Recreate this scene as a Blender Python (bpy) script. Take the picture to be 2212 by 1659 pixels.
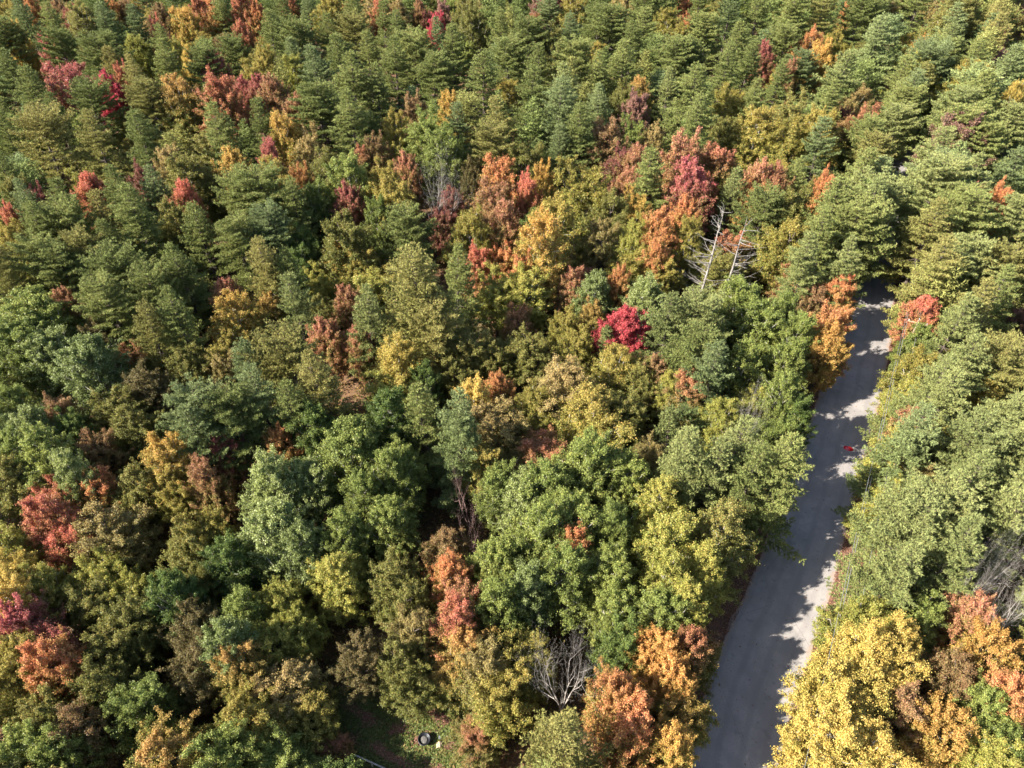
import bpy, math, random
import numpy as np
from mathutils import Vector

# ------------------------------------------------------------------ camera, sky, sun, exposure
C = bpy.context.scene
for o in list(bpy.data.objects):
    bpy.data.objects.remove(o)
H_CAM, PITCH, FPX = 60.0, math.radians(42.0), 1536.0      # FPX: focal length for a 2212 px wide frame
cam = bpy.data.cameras.new('camera')
cam.sensor_width = 36.0
cam.lens = 36.0 * FPX / 2212.0
cam.clip_start, cam.clip_end = 0.5, 3000
camo = bpy.data.objects.new('camera', cam)
C.collection.objects.link(camo)
camo.location = (0, 0, H_CAM)
camo.rotation_euler = (math.pi / 2 - PITCH, 0, 0)
C.camera = camo

SUN_EL, SHADOW_AZ = math.radians(37), math.radians(19)     # shadows fall to the right and a little away
sdir = Vector((-math.cos(SHADOW_AZ) * math.cos(SUN_EL), -math.sin(SHADOW_AZ) * math.cos(SUN_EL), math.sin(SUN_EL)))
sl = bpy.data.lights.new('sun', 'SUN')
sl.energy = 5.0
sl.angle = math.radians(0.5)
sl.color = (1.0, 0.94, 0.83)
so = bpy.data.objects.new('sun', sl)
C.collection.objects.link(so)
so.rotation_euler = sdir.to_track_quat('Z', 'Y').to_euler()
so.location = (-60, -20, 120)
w = bpy.data.worlds.new('World')
C.world = w
w.use_nodes = True
nt = w.node_tree
bg = nt.nodes['Background']
sky = nt.nodes.new('ShaderNodeTexSky')
sky.sky_type = 'NISHITA'
sky.sun_disc = False
sky.sun_elevation = SUN_EL
sky.sun_rotation = math.atan2(sdir.x, sdir.y)
nt.links.new(sky.outputs[0], bg.inputs[0])
bg.inputs[1].default_value = 0.085
C.view_settings.view_transform = 'Standard'
C.view_settings.look = 'None'
C.view_settings.exposure = 1.9
C.view_settings.gamma = 1.0
C.render.engine = 'CYCLES'
C.cycles.max_bounces = 5
C.cycles.diffuse_bounces = 3
C.cycles.transmission_bounces = 3
C.cycles.glossy_bounces = 2

rng = np.random.default_rng(7)
random.seed(7)


def hexlin(h):
    v = [int(h[i:i + 2], 16) / 255 for i in (0, 2, 4)]
    return [((c + 0.055) / 1.055) ** 2.4 if c > 0.04045 else c / 12.92 for c in v] + [1.0]


def ground(x, y, z=0.0):
    """point of the world at height z seen at pixel (x, y) of the 2212 px wide photograph"""
    u, v = (x - 1106) / FPX, -(y - 829.5) / FPX
    d = (u, math.cos(PITCH) + v * math.sin(PITCH), -math.sin(PITCH) + v * math.cos(PITCH))
    t = (H_CAM - z) / -d[2]
    return d[0] * t, d[1] * t, t


def project(x, y, z):
    zz = z - H_CAM
    dep = y * math.cos(PITCH) - zz * math.sin(PITCH)
    up = y * math.sin(PITCH) + zz * math.cos(PITCH)
    if dep < 1:
        return -9999, -9999, dep
    return 1106 + FPX * x / dep, 829.5 - FPX * up / dep, dep


# ------------------------------------------------------------------ object helpers
def link(o):
    C.collection.objects.link(o)
    return o


def tag(o, label=None, cat=None, group=None, kind=None):
    if label: o['label'] = label
    if cat: o['category'] = cat
    if group: o['group'] = group
    if kind: o['kind'] = kind
    return o


def empty(name, loc, label=None, cat=None, group=None):
    o = link(bpy.data.objects.new(name, None))
    o.location = loc
    o.empty_display_size = 0.5
    return tag(o, label, cat, group)


def mesh_np(name, verts, nper, attr=None, mats=None, smooth=False, faces=None):
    """verts (N,3). Faces: consecutive groups of nper vertices, or an explicit (F,k) index array."""
    me = bpy.data.meshes.new(name)
    verts = np.asarray(verts, dtype=np.float32)
    if faces is None:
        nf = len(verts) // nper
        idx = np.arange(nf * nper, dtype=np.int32)
    else:
        faces = np.asarray(faces, dtype=np.int32)
        nf, nper = faces.shape
        idx = faces.ravel()
    me.vertices.add(len(verts))
    me.vertices.foreach_set('co', verts.ravel())
    me.loops.add(nf * nper)
    me.loops.foreach_set('vertex_index', idx)
    me.polygons.add(nf)
    me.polygons.foreach_set('loop_start', np.arange(nf, dtype=np.int32) * nper)
    me.polygons.foreach_set('loop_total', np.full(nf, nper, dtype=np.int32))
    if smooth:
        me.polygons.foreach_set('use_smooth', np.ones(nf, dtype=bool))
    if attr is not None:
        a = me.attributes.new('v', 'FLOAT_VECTOR', 'FACE')
        a.data.foreach_set('vector', np.asarray(attr, dtype=np.float32).ravel())
    me.update(calc_edges=True)
    if mats:
        for m in mats:
            me.materials.append(m)
    return me


class Tubes:
    """collects tapered tubes into one mesh"""
    def __init__(self):
        self.v, self.f = [], []

    def tube(self, pts, rad, n=5, cap=True):
        pts = [Vector(p) for p in pts]
        base = len(self.v)
        for i, p in enumerate(pts):
            a = pts[min(i + 1, len(pts) - 1)] - pts[max(i - 1, 0)]
            if a.length < 1e-6:
                a = Vector((0, 0, 1))
            a.normalize()
            u = a.cross(Vector((0.31, 0.95, 0.1)))
            if u.length < 1e-3:
                u = a.cross(Vector((1, 0, 0)))
            u.normalize()
            w_ = a.cross(u)
            for k in range(n):
                t = 2 * math.pi * k / n
                self.v.append(p + (u * math.cos(t) + w_ * math.sin(t)) * rad[i])
        for i in range(len(pts) - 1):
            for k in range(n):
                a_, b_ = base + i * n + k, base + i * n + (k + 1) % n
                self.f.append((a_, b_, b_ + n, a_ + n))
        if cap and n == 4:
            e = base + (len(pts) - 1) * n
            self.f.append((e, e + 1, e + 2, e + 3))

    def mesh(self, name, mats, smooth=True):
        return mesh_np(name, [tuple(p) for p in self.v], 4, faces=self.f, mats=mats, smooth=smooth)


# ------------------------------------------------------------------ materials
def new_mat(name):
    m = bpy.data.materials.new(name)
    m.use_nodes = True
    n = m.node_tree
    b = n.nodes['Principled BSDF']
    return m, n, b


def N(n, t, **kw):
    x = n.nodes.new(t)
    for k, v in kw.items():
        setattr(x, k, v)
    return x


def mixc(n, fac, a, b):
    x = N(n, 'ShaderNodeMix', data_type='RGBA')
    for s, v in ((0, fac), (6, a), (7, b)):
        if hasattr(v, 'is_linked') or hasattr(v, 'links'):
            n.links.new(v, x.inputs[s])
        else:
            x.inputs[s].default_value = v
    return x.outputs[2]


def remap(n, src, a, b, c=0.0, d=1.0):
    x = N(n, 'ShaderNodeMapRange', interpolation_type='SMOOTHSTEP')
    n.links.new(src, x.inputs[0])
    for i, v in enumerate((a, b, c, d)):
        x.inputs[i + 1].default_value = v
    return x.outputs[0]


def leaf_mat(name, spec=None, per_object=False, per_face=False, gloss=0.5, trans=0.3, hue=0.012, spec_l=0.22):
    """spec = (A main colour, B colour of whole sprays, T colour towards the top - autumn turns there first -, Cc odd leaves, tip amount)"""
    m, n, b = new_mat(name)
    at = N(n, 'ShaderNodeAttribute', attribute_name='v')
    sp = N(n, 'ShaderNodeSeparateXYZ')
    n.links.new(at.outputs['Vector'], sp.inputs[0])
    if per_face:
        col = N(n, 'ShaderNodeAttribute', attribute_name='tint').outputs['Color']
    else:
        if per_object:
            cs = [N(n, 'ShaderNodeAttribute', attribute_type='OBJECT', attribute_name=q).outputs['Color'] for q in ('leaf_main', 'leaf_spray', 'leaf_top', 'leaf_odd')]
            tip = N(n, 'ShaderNodeAttribute', attribute_type='OBJECT', attribute_name='top_amount').outputs['Fac']
        else:
            cs = [hexlin(q) for q in spec[:4]]; tip = spec[4]
        tco = N(n, 'ShaderNodeTexCoord')
        pn_ = N(n, 'ShaderNodeTexNoise'); pn_.inputs['Scale'].default_value = .45; pn_.inputs['Detail'].default_value = 3
        n.links.new(tco.outputs['Object'], pn_.inputs['Vector'])
        ad = N(n, 'ShaderNodeMath', operation='MULTIPLY_ADD')
        n.links.new(pn_.outputs[0], ad.inputs[0]); ad.inputs[1].default_value = 1.6
        a2 = N(n, 'ShaderNodeMath', operation='MULTIPLY_ADD')
        n.links.new(sp.outputs[0], a2.inputs[0]); a2.inputs[1].default_value = .6
        n.links.new(sp.outputs[1], a2.inputs[2])
        n.links.new(a2.outputs[0], ad.inputs[2])
        col = mixc(n, remap(n, ad.outputs[0], 1.2, 2.0), cs[0], cs[1])
        mt = N(n, 'ShaderNodeMath', operation='MULTIPLY')
        n.links.new(remap(n, sp.outputs[2], 0.45, 1.0), mt.inputs[0])
        if per_object: n.links.new(tip, mt.inputs[1])
        else: mt.inputs[1].default_value = tip
        col = mixc(n, mt.outputs[0], col, cs[2])
        col = mixc(n, remap(n, sp.outputs[1], 0.82, 0.9), col, cs[3])
    oi = N(n, 'ShaderNodeObjectInfo')
    hs = N(n, 'ShaderNodeHueSaturation')
    n.links.new(col, hs.inputs['Color'])
    n.links.new(remap(n, oi.outputs['Random'], 0, 1, 0.5 - hue, 0.5 + hue), hs.inputs['Hue'])
    mth = N(n, 'ShaderNodeMath', operation='MULTIPLY_ADD')
    fr = N(n, 'ShaderNodeMath', operation='FRACT')
    m10 = N(n, 'ShaderNodeMath', operation='MULTIPLY')
    n.links.new(sp.outputs[1], m10.inputs[0]); m10.inputs[1].default_value = 7.3
    n.links.new(m10.outputs[0], fr.inputs[0])
    n.links.new(fr.outputs[0], mth.inputs[0]); mth.inputs[1].default_value = 0.75; mth.inputs[2].default_value = 0.65
    rv = N(n, 'ShaderNodeMath', operation='MULTIPLY')
    n.links.new(mth.outputs[0], rv.inputs[0])
    n.links.new(remap(n, oi.outputs['Random'], 1, 0, .86, 1.14), rv.inputs[1])
    n.links.new(rv.outputs[0], hs.inputs['Value'])
    hs.inputs['Saturation'].default_value = .92
    n.links.new(hs.outputs[0], b.inputs['Base Color'])
    b.inputs['Roughness'].default_value = gloss
    b.inputs['Specular IOR Level'].default_value = spec_l
    tr = N(n, 'ShaderNodeBsdfTranslucent')
    n.links.new(hs.outputs[0], tr.inputs[0])
    mx = N(n, 'ShaderNodeMixShader')
    mx.inputs[0].default_value = trans
    n.links.new(b.outputs[0], mx.inputs[1])
    n.links.new(tr.outputs[0], mx.inputs[2])
    n.links.new(mx.outputs[0], n.nodes['Material Output'].inputs['Surface'])
    return m


def bark_mat(name, A, B, scale=3.0, rough=0.9):
    m, n, b = new_mat(name)
    tc = N(n, 'ShaderNodeTexCoord')
    mp = N(n, 'ShaderNodeMapping')
    mp.inputs['Scale'].default_value = (1, 1, 0.3)
    nz = N(n, 'ShaderNodeTexNoise')
    nz.inputs['Scale'].default_value = scale
    nz.inputs['Detail'].default_value = 6
    n.links.new(tc.outputs['Object'], mp.inputs[0])
    n.links.new(mp.outputs[0], nz.inputs['Vector'])
    n.links.new(mixc(n, remap(n, nz.outputs[0], 0.35, 0.65), hexlin(A), hexlin(B)), b.inputs['Base Color'])
    b.inputs['Roughness'].default_value = rough
    return m


def plain_mat(name, A, rough=0.6, B=None, scale=8, metallic=0.0, coat=0.0):
    m, n, b = new_mat(name)
    nz = N(n, 'ShaderNodeTexNoise')
    nz.inputs['Scale'].default_value = scale
    nz.inputs['Detail'].default_value = 5
    tc = N(n, 'ShaderNodeTexCoord')
    n.links.new(tc.outputs['Object'], nz.inputs['Vector'])
    n.links.new(mixc(n, remap(n, nz.outputs[0], 0.4, 0.65), hexlin(A), hexlin(B or A)), b.inputs['Base Color'])
    b.inputs['Roughness'].default_value = rough
    b.inputs['Metallic'].default_value = metallic
    b.inputs['Coat Weight'].default_value = coat
    return m


#  palette: code -> (material, adjective used in labels)
PAL = {}
NEEDLES = leaf_mat('pine needles', per_object=True, gloss=.7, trans=.25, hue=.006, spec_l=.1)
LEAVES = leaf_mat('autumn leaves', per_object=True, gloss=.45, trans=.38, hue=.006)
def pal(code, adj, *a, **k):
    PAL[code] = (a, adj)

# conifers
pal('gp', 'mid green', '6f7a3c', '7b8242', '818648', '857e48', 0.5)
pal('gb', 'blue green', '6a7844', '76824a', '80885a', '80824e', 0.5)
pal('gy', 'yellowish', '858442', '8f8a46', '90884c', '8a7840', 0.5)
pal('gl', 'pale green', '747e44', '80864a', '898c56', '86824a', 0.4)
# broadleaved
pal('ol', 'dull olive', '6e7236', '80803a', '88803e', '98823e', 0.5)
pal('og', 'olive gold', '7e8038', '989038', '9c883a', 'ae9040', 0.6)
pal('dg', 'deep green', '4e5f2e', '5e7030', '687a34', '848a3a', 0.4)
pal('lg', 'fresh green', '6a7636', '7e8438', '829040', 'a0a04c', 0.4)
pal('ag', 'silvery', '707c40', '808a46', '8a924a', 'b0b47e', 0.4)
pal('yg', 'yellow green', '82883a', '9c9a3c', 'a09a44', 'b49c44', 0.5)
pal('ye', 'golden yellow', 'b8a042', 'a49c46', 'c8aa4c', 'd0a850', 0.5)
pal('yo', 'golden orange', 'b09040', '88903c', 'c8963e', 'd09c48', 0.6)
pal('oy', 'orange gold', 'bc8c3e', '9a903c', 'cc8a42', 'd4a050', 0.5)
pal('or', 'orange', 'b87842', '8f8e3e', 'c4764a', 'c8904c', 0.6)
pal('ro', 'red orange', 'b66a4c', '8c883e', 'c46454', 'c4844e', 0.7)
pal('sa', 'salmon', 'ac7450', '86883e', 'b8705c', 'ac8a50', 0.6)
pal('re', 'rosy red', 'aa5a50', '7e7c40', 'b8565c', 'b07456', 0.7)
pal('cr', 'crimson', 'ba2e42', '9c443a', 'c23c4a', 'b85c54', 0.4)
pal('dr', 'wine red', '82483e', '70663c', '904a4c', '886840', 0.6)
pal('ma', 'mauve', '94685c', '827044', '9c6a66', '907854', 0.6)
pal('rb', 'russet', '906a44', '7e7a40', '98704e', '927c46', 0.6)
pal('tn', 'tan gold', '8e7e48', '8c884a', '9e8450', 'b0964e', 0.6)
pal('rg', 'red tipped', '727c38', '82783c', 'b0684a', 'a48048', 0.95)
pal('ry', 'orange tipped', '7a823a', '92883e', 'b88844', 'bc9444', 0.8)
pal('db', 'dark olive', '625e36', '70663a', '76663e', '887046', 0.5)

BARK = bark_mat('grey brown bark', '4a4038', '6a6058')
BARKP = bark_mat('pine bark', '3c332c', '5c5148')
BARKW = bark_mat('pale birch bark', '8c877c', 'b4aea0', 5)
DEAD = bark_mat('bleached dead wood', '6a645e', '928b84', 6)
BAREG = bark_mat('grey twig bark', '8a827a', 'aca49c', 6)
BARER = bark_mat('reddish twig bark', '6a4c48', '8c7670', 6)


# ------------------------------------------------------------------ foliage geometry
def unit(v):
    return v / (np.linalg.norm(v, axis=1, keepdims=True) + 1e-9)


def leaf_quads(r, cen, nrm, size, attr, aspect=0.7):
    """a rhombic leaf per centre, facing nrm"""
    n = len(cen)
    t = unit(np.cross(nrm, r.normal(size=(n, 3))))
    b = np.cross(nrm, t)
    s = size[:, None]
    fold = nrm * s * 0.18
    v = np.empty((n, 4, 3))
    v[:, 0] = cen - t * s * 0.55
    v[:, 1] = cen + b * s * 0.5 * aspect + fold
    v[:, 2] = cen + t * s * 0.55
    v[:, 3] = cen - b * s * 0.5 * aspect + fold
    return v.reshape(-1, 3), attr


def make_broad(seed, R=4.0, H=14.0, zb=4.0, nleaf=80000, leaf=0.135, lobes=6, style='round', clump=(0.45, 0.95), bark=BARK, dens=1.0):
    """limbs grow from the trunk to an uneven, lobed envelope; boughs and twigs leave them and carry small sprays of leaves"""
    r = np.random.default_rng(seed)
    hc = H - zb
    T = Tubes()
    lean = r.normal(size=2) * .35
    T.tube([(0, 0, -.2), (lean[0] * .5, lean[1] * .5, zb + hc * .2), (lean[0], lean[1], zb + hc * .5), (lean[0] * .8, lean[1] * .8, H * .86)],
           [.22, .17, .11, .02], 6)
    cz = zb + hc * (.40 if style != 'tall' else .36)
    ex = {'round': (1, .60), 'wide': (1.05, .56), 'tall': (.92, .66), 'cone': (1.02, .62)}[style]
    ph = r.uniform(0, 6.28, 8)
    def env(az, el):
        nz = .80 + .15 * math.sin(lobes * .5 * az + ph[0]) * math.cos(2 * el + ph[1]) + .12 * math.sin(lobes * az + ph[2]) * math.cos(5 * el + ph[3]) + .09 * math.sin(9 * el + 3 * az + ph[4])
        hr = R * ex[0] * (1 - (.42 if style == 'cone' else .12) * max(0, math.sin(el)))
        vz = hc * ex[1]
        return nz, hr, vz
    nl = int(50 * dens)
    P, NO, CR = [], [], []
    def spray(p, out, big=1.0):
        P.append(p); NO.append(out); CR.append(r.uniform(.2, .46) * big)
    for i in range(nl):
        u = 1 - 1.42 * (i + .5) / nl                               # from the top down to a little under the middle
        el = math.asin(max(-1, u)); az = i * 2.39996 + r.uniform(-.25, .25)
        nz, hr, vz = env(az, el)
        k = nz * r.uniform(.82, 1.12)
        tip = np.array((lean[0] + math.cos(az) * math.cos(el) * hr * k, lean[1] + math.sin(az) * math.cos(el) * hr * k, cz + math.sin(el) * vz * k * (1 if el > 0 else .75)))
        out = np.array((math.cos(az) * math.cos(el), math.sin(az) * math.cos(el), math.sin(el)))
        st = np.array((lean[0] * .8, lean[1] * .8, max(zb * .7, min(tip[2] - .4 * hc * math.cos(el) - .5, H * .8))))
        m1 = st * .6 + tip * .4 + np.array((0, 0, -.06 * hc)) + r.normal(size=3) * .18
        m2 = st * .25 + tip * .75 + np.array((0, 0, -.02 * hc)) + r.normal(size=3) * .2
        line = [st, m1, m2, tip]
        T.tube(line, [.085, .055, .035, .01], 4)
        L = np.linalg.norm(tip - st)
        def at(t):
            t *= 3; j = min(2, int(t)); f_ = t - j
            return line[j] * (1 - f_) + line[j + 1] * f_
        spray(tip, out, .9); spray(at(.9), out)
        nb = r.integers(5, 8)
        for b_ in range(nb):
            t = r.uniform(.38, .97)
            q0 = at(t)
            dv = unit((out * .55 + r.normal(size=3) * .75 + np.array((0, 0, .38)))[None])[0]
            lb = L * r.uniform(.18, .38) * (1.25 - .5 * t)
            q1 = q0 + dv * lb
            T.tube([q0, (q0 + q1) / 2 + r.normal(size=3) * .05, q1], [.028, .018, .006], 4)
            spray(q1, dv); spray(q0 * .45 + q1 * .55 + r.normal(size=3) * .12, dv, .85)
            if r.random() < .6:
                d2 = unit((dv + r.normal(size=3) * .8 + np.array((0, 0, .2)))[None])[0]
                spray(q1 + d2 * r.uniform(.25, .6), d2, .75)
    for _ in range(int(60 * dens)):                                 # inner twigs
        az = r.uniform(0, 6.28); k = r.uniform(.15, .65)
        spray(np.array((lean[0] + math.cos(az) * R * k, lean[1] + math.sin(az) * R * k, zb + hc * r.uniform(.15, .6))), np.array((0, 0, 1.)), .9)
    pts, nor, cr = np.array(P), np.array(NO), np.array(CR)
    nc = len(pts)
    crand = r.random(nc)
    w_ = cr ** 1.8 * r.uniform(.45, 1.3, nc); w_ /= w_.sum()
    ci = r.choice(nc, nleaf, p=w_)
    d = unit(r.normal(size=(nleaf, 3)))
    rad = r.random(nleaf) ** .6
    rad += (r.random(nleaf) < .25) * r.uniform(0, .9, nleaf)
    axis = unit(nor[ci] * .8 + np.array((0, 0, .3)))
    off = d * rad[:, None] * cr[ci][:, None]
    along = (off * axis).sum(1, keepdims=True)
    off += axis * along * .55                                       # sprays are longer than wide, and flat
    off[:, 2] *= .72
    cen = pts[ci] + off
    nrm = unit(d * .2 + nor[ci] * .15 + np.array((0, 0, .55)) + r.normal(size=(nleaf, 3)) * .7)
    size = leaf * r.uniform(.7, 1.35, nleaf)
    relz = (cen[:, 2] - zb) / hc
    attr = np.stack([np.clip(crand[ci] + r.normal(size=nleaf) * .06, 0, 1), r.random(nleaf), relz], 1)
    v, attr = leaf_quads(r, cen, nrm, size, attr)
    crown = mesh_np('crown', v, 4, attr, [LEAVES])
    trunk = T.mesh('trunk', [bark])
    xy = np.abs(cen[:, :2])
    return dict(crown=crown, trunk=trunk, D=2 * float(np.quantile(xy, .985)), H=float(np.quantile(cen[:, 2], .998)))


def make_pine(seed, R=4.3, H=20.0, z0f=.28, shape='cone', leafy=1.0, up=.35):
    r = np.random.default_rng(seed)
    T = Tubes()
    bx = r.normal(size=2) * .25
    T.tube([(0, 0, -.2), (bx[0], bx[1], H * .45), (bx[0] * .7, bx[1] * .7, H * .75), (bx[0] * .5, bx[1] * .5, H * .99)], [.26, .17, .07, .015], 7)
    z = H * z0f
    P, Dv, A = [], [], []
    lop = r.uniform(0, 2 * math.pi)
    while z < H - .3:
        t = (z / H - z0f) / (1 - z0f)
        if shape == 'cone':
            prof = (1 - t) ** .92 * 1.02 + .04
            if t < .15: prof *= .75 + t * 1.6
        elif shape == 'round':
            prof = math.sqrt(max(0, 1 - (max(t - .3, 0) / .72) ** 2)) * (.65 + .35 * min(1, t / .3))
        else:
            prof = ((1 - t) ** .75) * (.6 + .5 * abs(math.sin(t * 9 + seed))) + .05
        nb = r.integers(5, 8)
        a0 = r.uniform(0, 6.28)
        for k in range(nb):
            a = a0 + 2 * math.pi * k / nb + r.uniform(-.35, .35)
            Lb = R * prof * (r.uniform(.82, 1.18) if r.random() < .75 else r.uniform(.45, .8)) * (1 + .18 * math.cos(a - lop))
            if Lb < .35: Lb = .35
            rise = up * (.2 + t * 1.1)
            n = max(3, int(Lb / .3))
            s = np.linspace(0, 1, n)
            droop = -.10 * Lb * np.sin(s * math.pi) * (1 - t)
            hx = np.cos(a + .25 * s * r.uniform(-1, 1)); hy = np.sin(a + .25 * s * r.uniform(-1, 1))
            pts = np.stack([hx * s * Lb, hy * s * Lb, z + rise * Lb * s ** 1.6 + droop], 1)
            pts[:, :2] += bx * .6
            if Lb > .9:
                idx = np.linspace(0, n - 1, 4).astype(int)
                T.tube([pts[i] for i in idx], [.055 * (1 - t) + .02, .04 * (1 - t) + .015, .02, .006], 4)
            bd = np.gradient(pts, axis=0); bd = unit(bd)
            brand = r.random()
            st = max(1, int(n * ((.3 if t < .5 else .12) if Lb > 1.2 else 0)))
            for i in range(st, n):
                P.append(pts[i]); Dv.append(bd[i]); A.append((brand, (pts[i][2]) / H))
                rem = (1 - s[i]) * Lb
                lb = min(.3 + rem * .5, 1.45, .2 + s[i] * Lb * .6) * r.uniform(.7, 1.15)
                for side in (-1, 1):
                    if r.random() < .12: continue
                    ang = side * r.uniform(.65, 1.15)
                    dx = bd[i][0] * math.cos(ang) - bd[i][1] * math.sin(ang)
                    dy = bd[i][0] * math.sin(ang) + bd[i][1] * math.cos(ang)
                    dd = np.array((dx, dy, .12 + r.normal() * .08)); dd /= np.linalg.norm(dd)
                    m = max(1, int(lb / .16))
                    for j in range(1, m + 1):
                        q = pts[i] + dd * (lb * j / m) + r.normal(size=3) * np.array((.05, .05, .03))
                        P.append(q); Dv.append(dd); A.append((brand, q[2] / H))
        z += r.uniform(.85, 1.3) * (1 if t < .5 else .55)
    # leader
    for j in range(8):
        P.append(np.array((bx[0] * .5, bx[1] * .5, H - .12 * j))); Dv.append(np.array((0, 0, 1.))); A.append((.5, 1.))
    P, Dv, A = np.array(P), np.array(Dv), np.array(A)
    nb = int(11 * leafy)
    n = len(P) * nb
    ii = np.repeat(np.arange(len(P)), nb)
    d = unit(Dv[ii] * .7 + np.array((0, 0, .35)) + r.normal(size=(n, 3)) * .6)
    ln = r.uniform(.18, .32, n)[:, None]
    side = unit(np.cross(d, r.normal(size=(n, 3)))) * r.uniform(.03, .055, n)[:, None]
    o = P[ii] + r.normal(size=(n, 3)) * .045
    v = np.empty((n, 3, 3))
    v[:, 0] = o - side
    v[:, 1] = o + side
    v[:, 2] = o + d * ln
    attr = np.stack([A[ii, 0], r.random(n), A[ii, 1]], 1)
    crown = mesh_np('crown', v.reshape(-1, 3), 3, attr, [NEEDLES])
    trunk = T.mesh('trunk', [BARKP])
    return dict(crown=crown, trunk=trunk, D=2 * R * .95, H=H)


def make_bare(seed, H=11.0, R=4.0, mat=BAREG, levels=5, spread=.55, leaves=0, fork=.18, thick=.17):
    r = np.random.default_rng(seed)
    T = Tubes()
    tips = []

    def grow(p, d, L, rad, lev):
        n = 4
        pts = [p]; q = p.copy(); dd = d.copy()
        for i in range(n):
            dd = dd + r.normal(size=3) * .13 + np.array((0, 0, .05)); dd /= np.linalg.norm(dd)
            q = q + dd * L / n
            pts.append(q.copy())
        rads = [rad * (1 - .45 * i / n) for i in range(n + 1)]
        if lev == 0:
            rads[-1] = .006
        T.tube(pts, rads, 5 if lev > 2 else 4)
        if lev == 0:
            tips.append(q); return
        kids = r.integers(2, 4) if lev > 1 else r.integers(2, 5)
        for k in range(kids):
            nd = dd + r.normal(size=3) * spread; nd[2] += .06; nd /= np.linalg.norm(nd)
            grow(pts[-1], nd, L * r.uniform(.62, .86), rads[-1] * r.uniform(.6, .8), lev - 1)
        for k in range(r.integers(1, 3)):
            i = r.integers(1, n)
            nd = dd + r.normal(size=3) * spread * 1.3; nd /= np.linalg.norm(nd)
            grow(pts[i], nd, L * r.uniform(.45, .7), rads[i] * .45, max(0, lev - 2))
    T.tube([(0, 0, -.2), (0, 0, H * fork)], [thick * 1.2, thick], 6)
    for k in range(4):
        a = 6.28 * k / 4 + r.uniform(-.5, .5)
        d = np.array((math.cos(a) * .55, math.sin(a) * .55, .85)); d /= np.linalg.norm(d)
        grow(np.array((0, 0, H * fork - .1)), d, H * .27, thick * r.uniform(.5, .75), levels - 1)
    trunk = T.mesh('trunk', [mat])
    co = np.array([tuple(v) for v in T.v])
    return dict(crown=None, trunk=trunk, D=max(np.ptp(co[:, 0]), np.ptp(co[:, 1])), H=co[:, 2].max(), tips=np.array(tips))


def make_snag(seed, H=18.0, side=None):
    r = np.random.default_rng(seed)
    T = Tubes()
    tp = [(0, 0, -.2), (.05, .03, H * .3), (.12, -.05, H * .6), (.04, .08, H * .8), (.1, .05, H * .9), (0, 0, H)]
    T.tube(tp, [.22, .17, .12, .07, .045, .012], 7)
    z = H * .3
    while z < H * .97:
        t = z / H
        for k in range(r.integers(1, 4)):
            a = r.uniform(0, 6.28)
            if side is not None and r.random() < .6: a = side + r.normal() * .7
            L = (1.02 - t) ** .5 * 4.6 * (r.uniform(.25, 1.1) if r.random() < .7 else r.uniform(.1, .3)) + .2
            b = np.array((.1 * math.sin(t * 3), 0, z))
            pts = [b]; q = b.copy(); dz = r.uniform(-.1, .3); aa = a
            for i in range(6):
                aa += r.normal() * .17; dz += r.uniform(-.02, .13)
                q = q + np.array((math.cos(aa), math.sin(aa), dz)) * L / 6
                pts.append(q.copy())
                if i > 1 and L > 1:
                    for sgn in (-1, 1):
                        if r.random() < .5: continue
                        l2 = L * r.uniform(.1, .34)
                        a2 = aa + sgn * r.uniform(.4, 1.0)
                        e = q + np.array((math.cos(a2), math.sin(a2), r.uniform(0, .5))) * l2
                        T.tube([q, (q + e) / 2 + r.normal(size=3) * .05, e], [.016, .012, .005], 4)
            f_ = .3 + .7 * min(1, L / 3)
            T.tube(pts, [f_ * w for w in (.06, .05, .04, .032, .024, .016, .006)], 5)
        z += r.uniform(.22, .62)
    return T.mesh('trunk', [DEAD])


BROAD = {
    'm': [make_broad(11, 4, 11.5, 2.2, lobes=6, style='round'), make_broad(12, 4, 12, 2, lobes=7, style='cone', clump=(.4, .8)),
          make_broad(13, 4, 11.5, 2.4, lobes=5, style='round', clump=(.5, 1.0)), make_broad(14, 4, 10.5, 2, lobes=8, style='wide')],
    'o': [make_broad(21, 4.3, 11, 2.4, lobes=7, style='wide', clump=(.45, .85)), make_broad(22, 4.3, 11.5, 2.4, lobes=6, style='round', nleaf=70000),
          make_broad(23, 4.3, 11.5, 2.4, lobes=8, style='round', clump=(.35, .75), dens=1.2)],
    'b': [make_broad(31, 4, 11.5, 2, lobes=6, style='round', leaf=.125, nleaf=84000, clump=(.4, .8), dens=1.25, bark=BARKW),
          make_broad(32, 4, 12.5, 2, lobes=7, style='tall', leaf=.125, nleaf=84000, bark=BARKW),
          make_broad(33, 4, 11.5, 2, lobes=7, style='cone', leaf=.13, nleaf=80000, clump=(.4, .85))],
    'a': [make_broad(41, 4, 14.5, 3, lobes=8, style='tall', leaf=.135, nleaf=88000, clump=(.4, .85), dens=1.3, bark=BARKW),
          make_broad(42, 4, 14, 3, lobes=9, style='tall', leaf=.135, nleaf=88000, clump=(.45, .95), dens=1.2, bark=BARKW),
          make_broad(43, 4, 14, 3, lobes=7, style='cone', leaf=.135, nleaf=86000, clump=(.4, .9), dens=1.2, bark=BARKW)],
}
PINES = [make_pine(1, 4.7, 17.5, .2, 'cone'), make_pine(2, 4.8, 17, .22, 'ragged', up=.3), make_pine(3, 4.6, 16, .2, 'round', up=.4),
         make_pine(4, 4.8, 18.5, .18, 'ragged', up=.22), make_pine(5, 4.9, 16.5, .22, 'cone', up=.45), make_pine(6, 4.6, 15.5, .18, 'round', up=.25)]
YOUNG = make_pine(9, 2.2, 10, .12, 'cone', up=.35)
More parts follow.
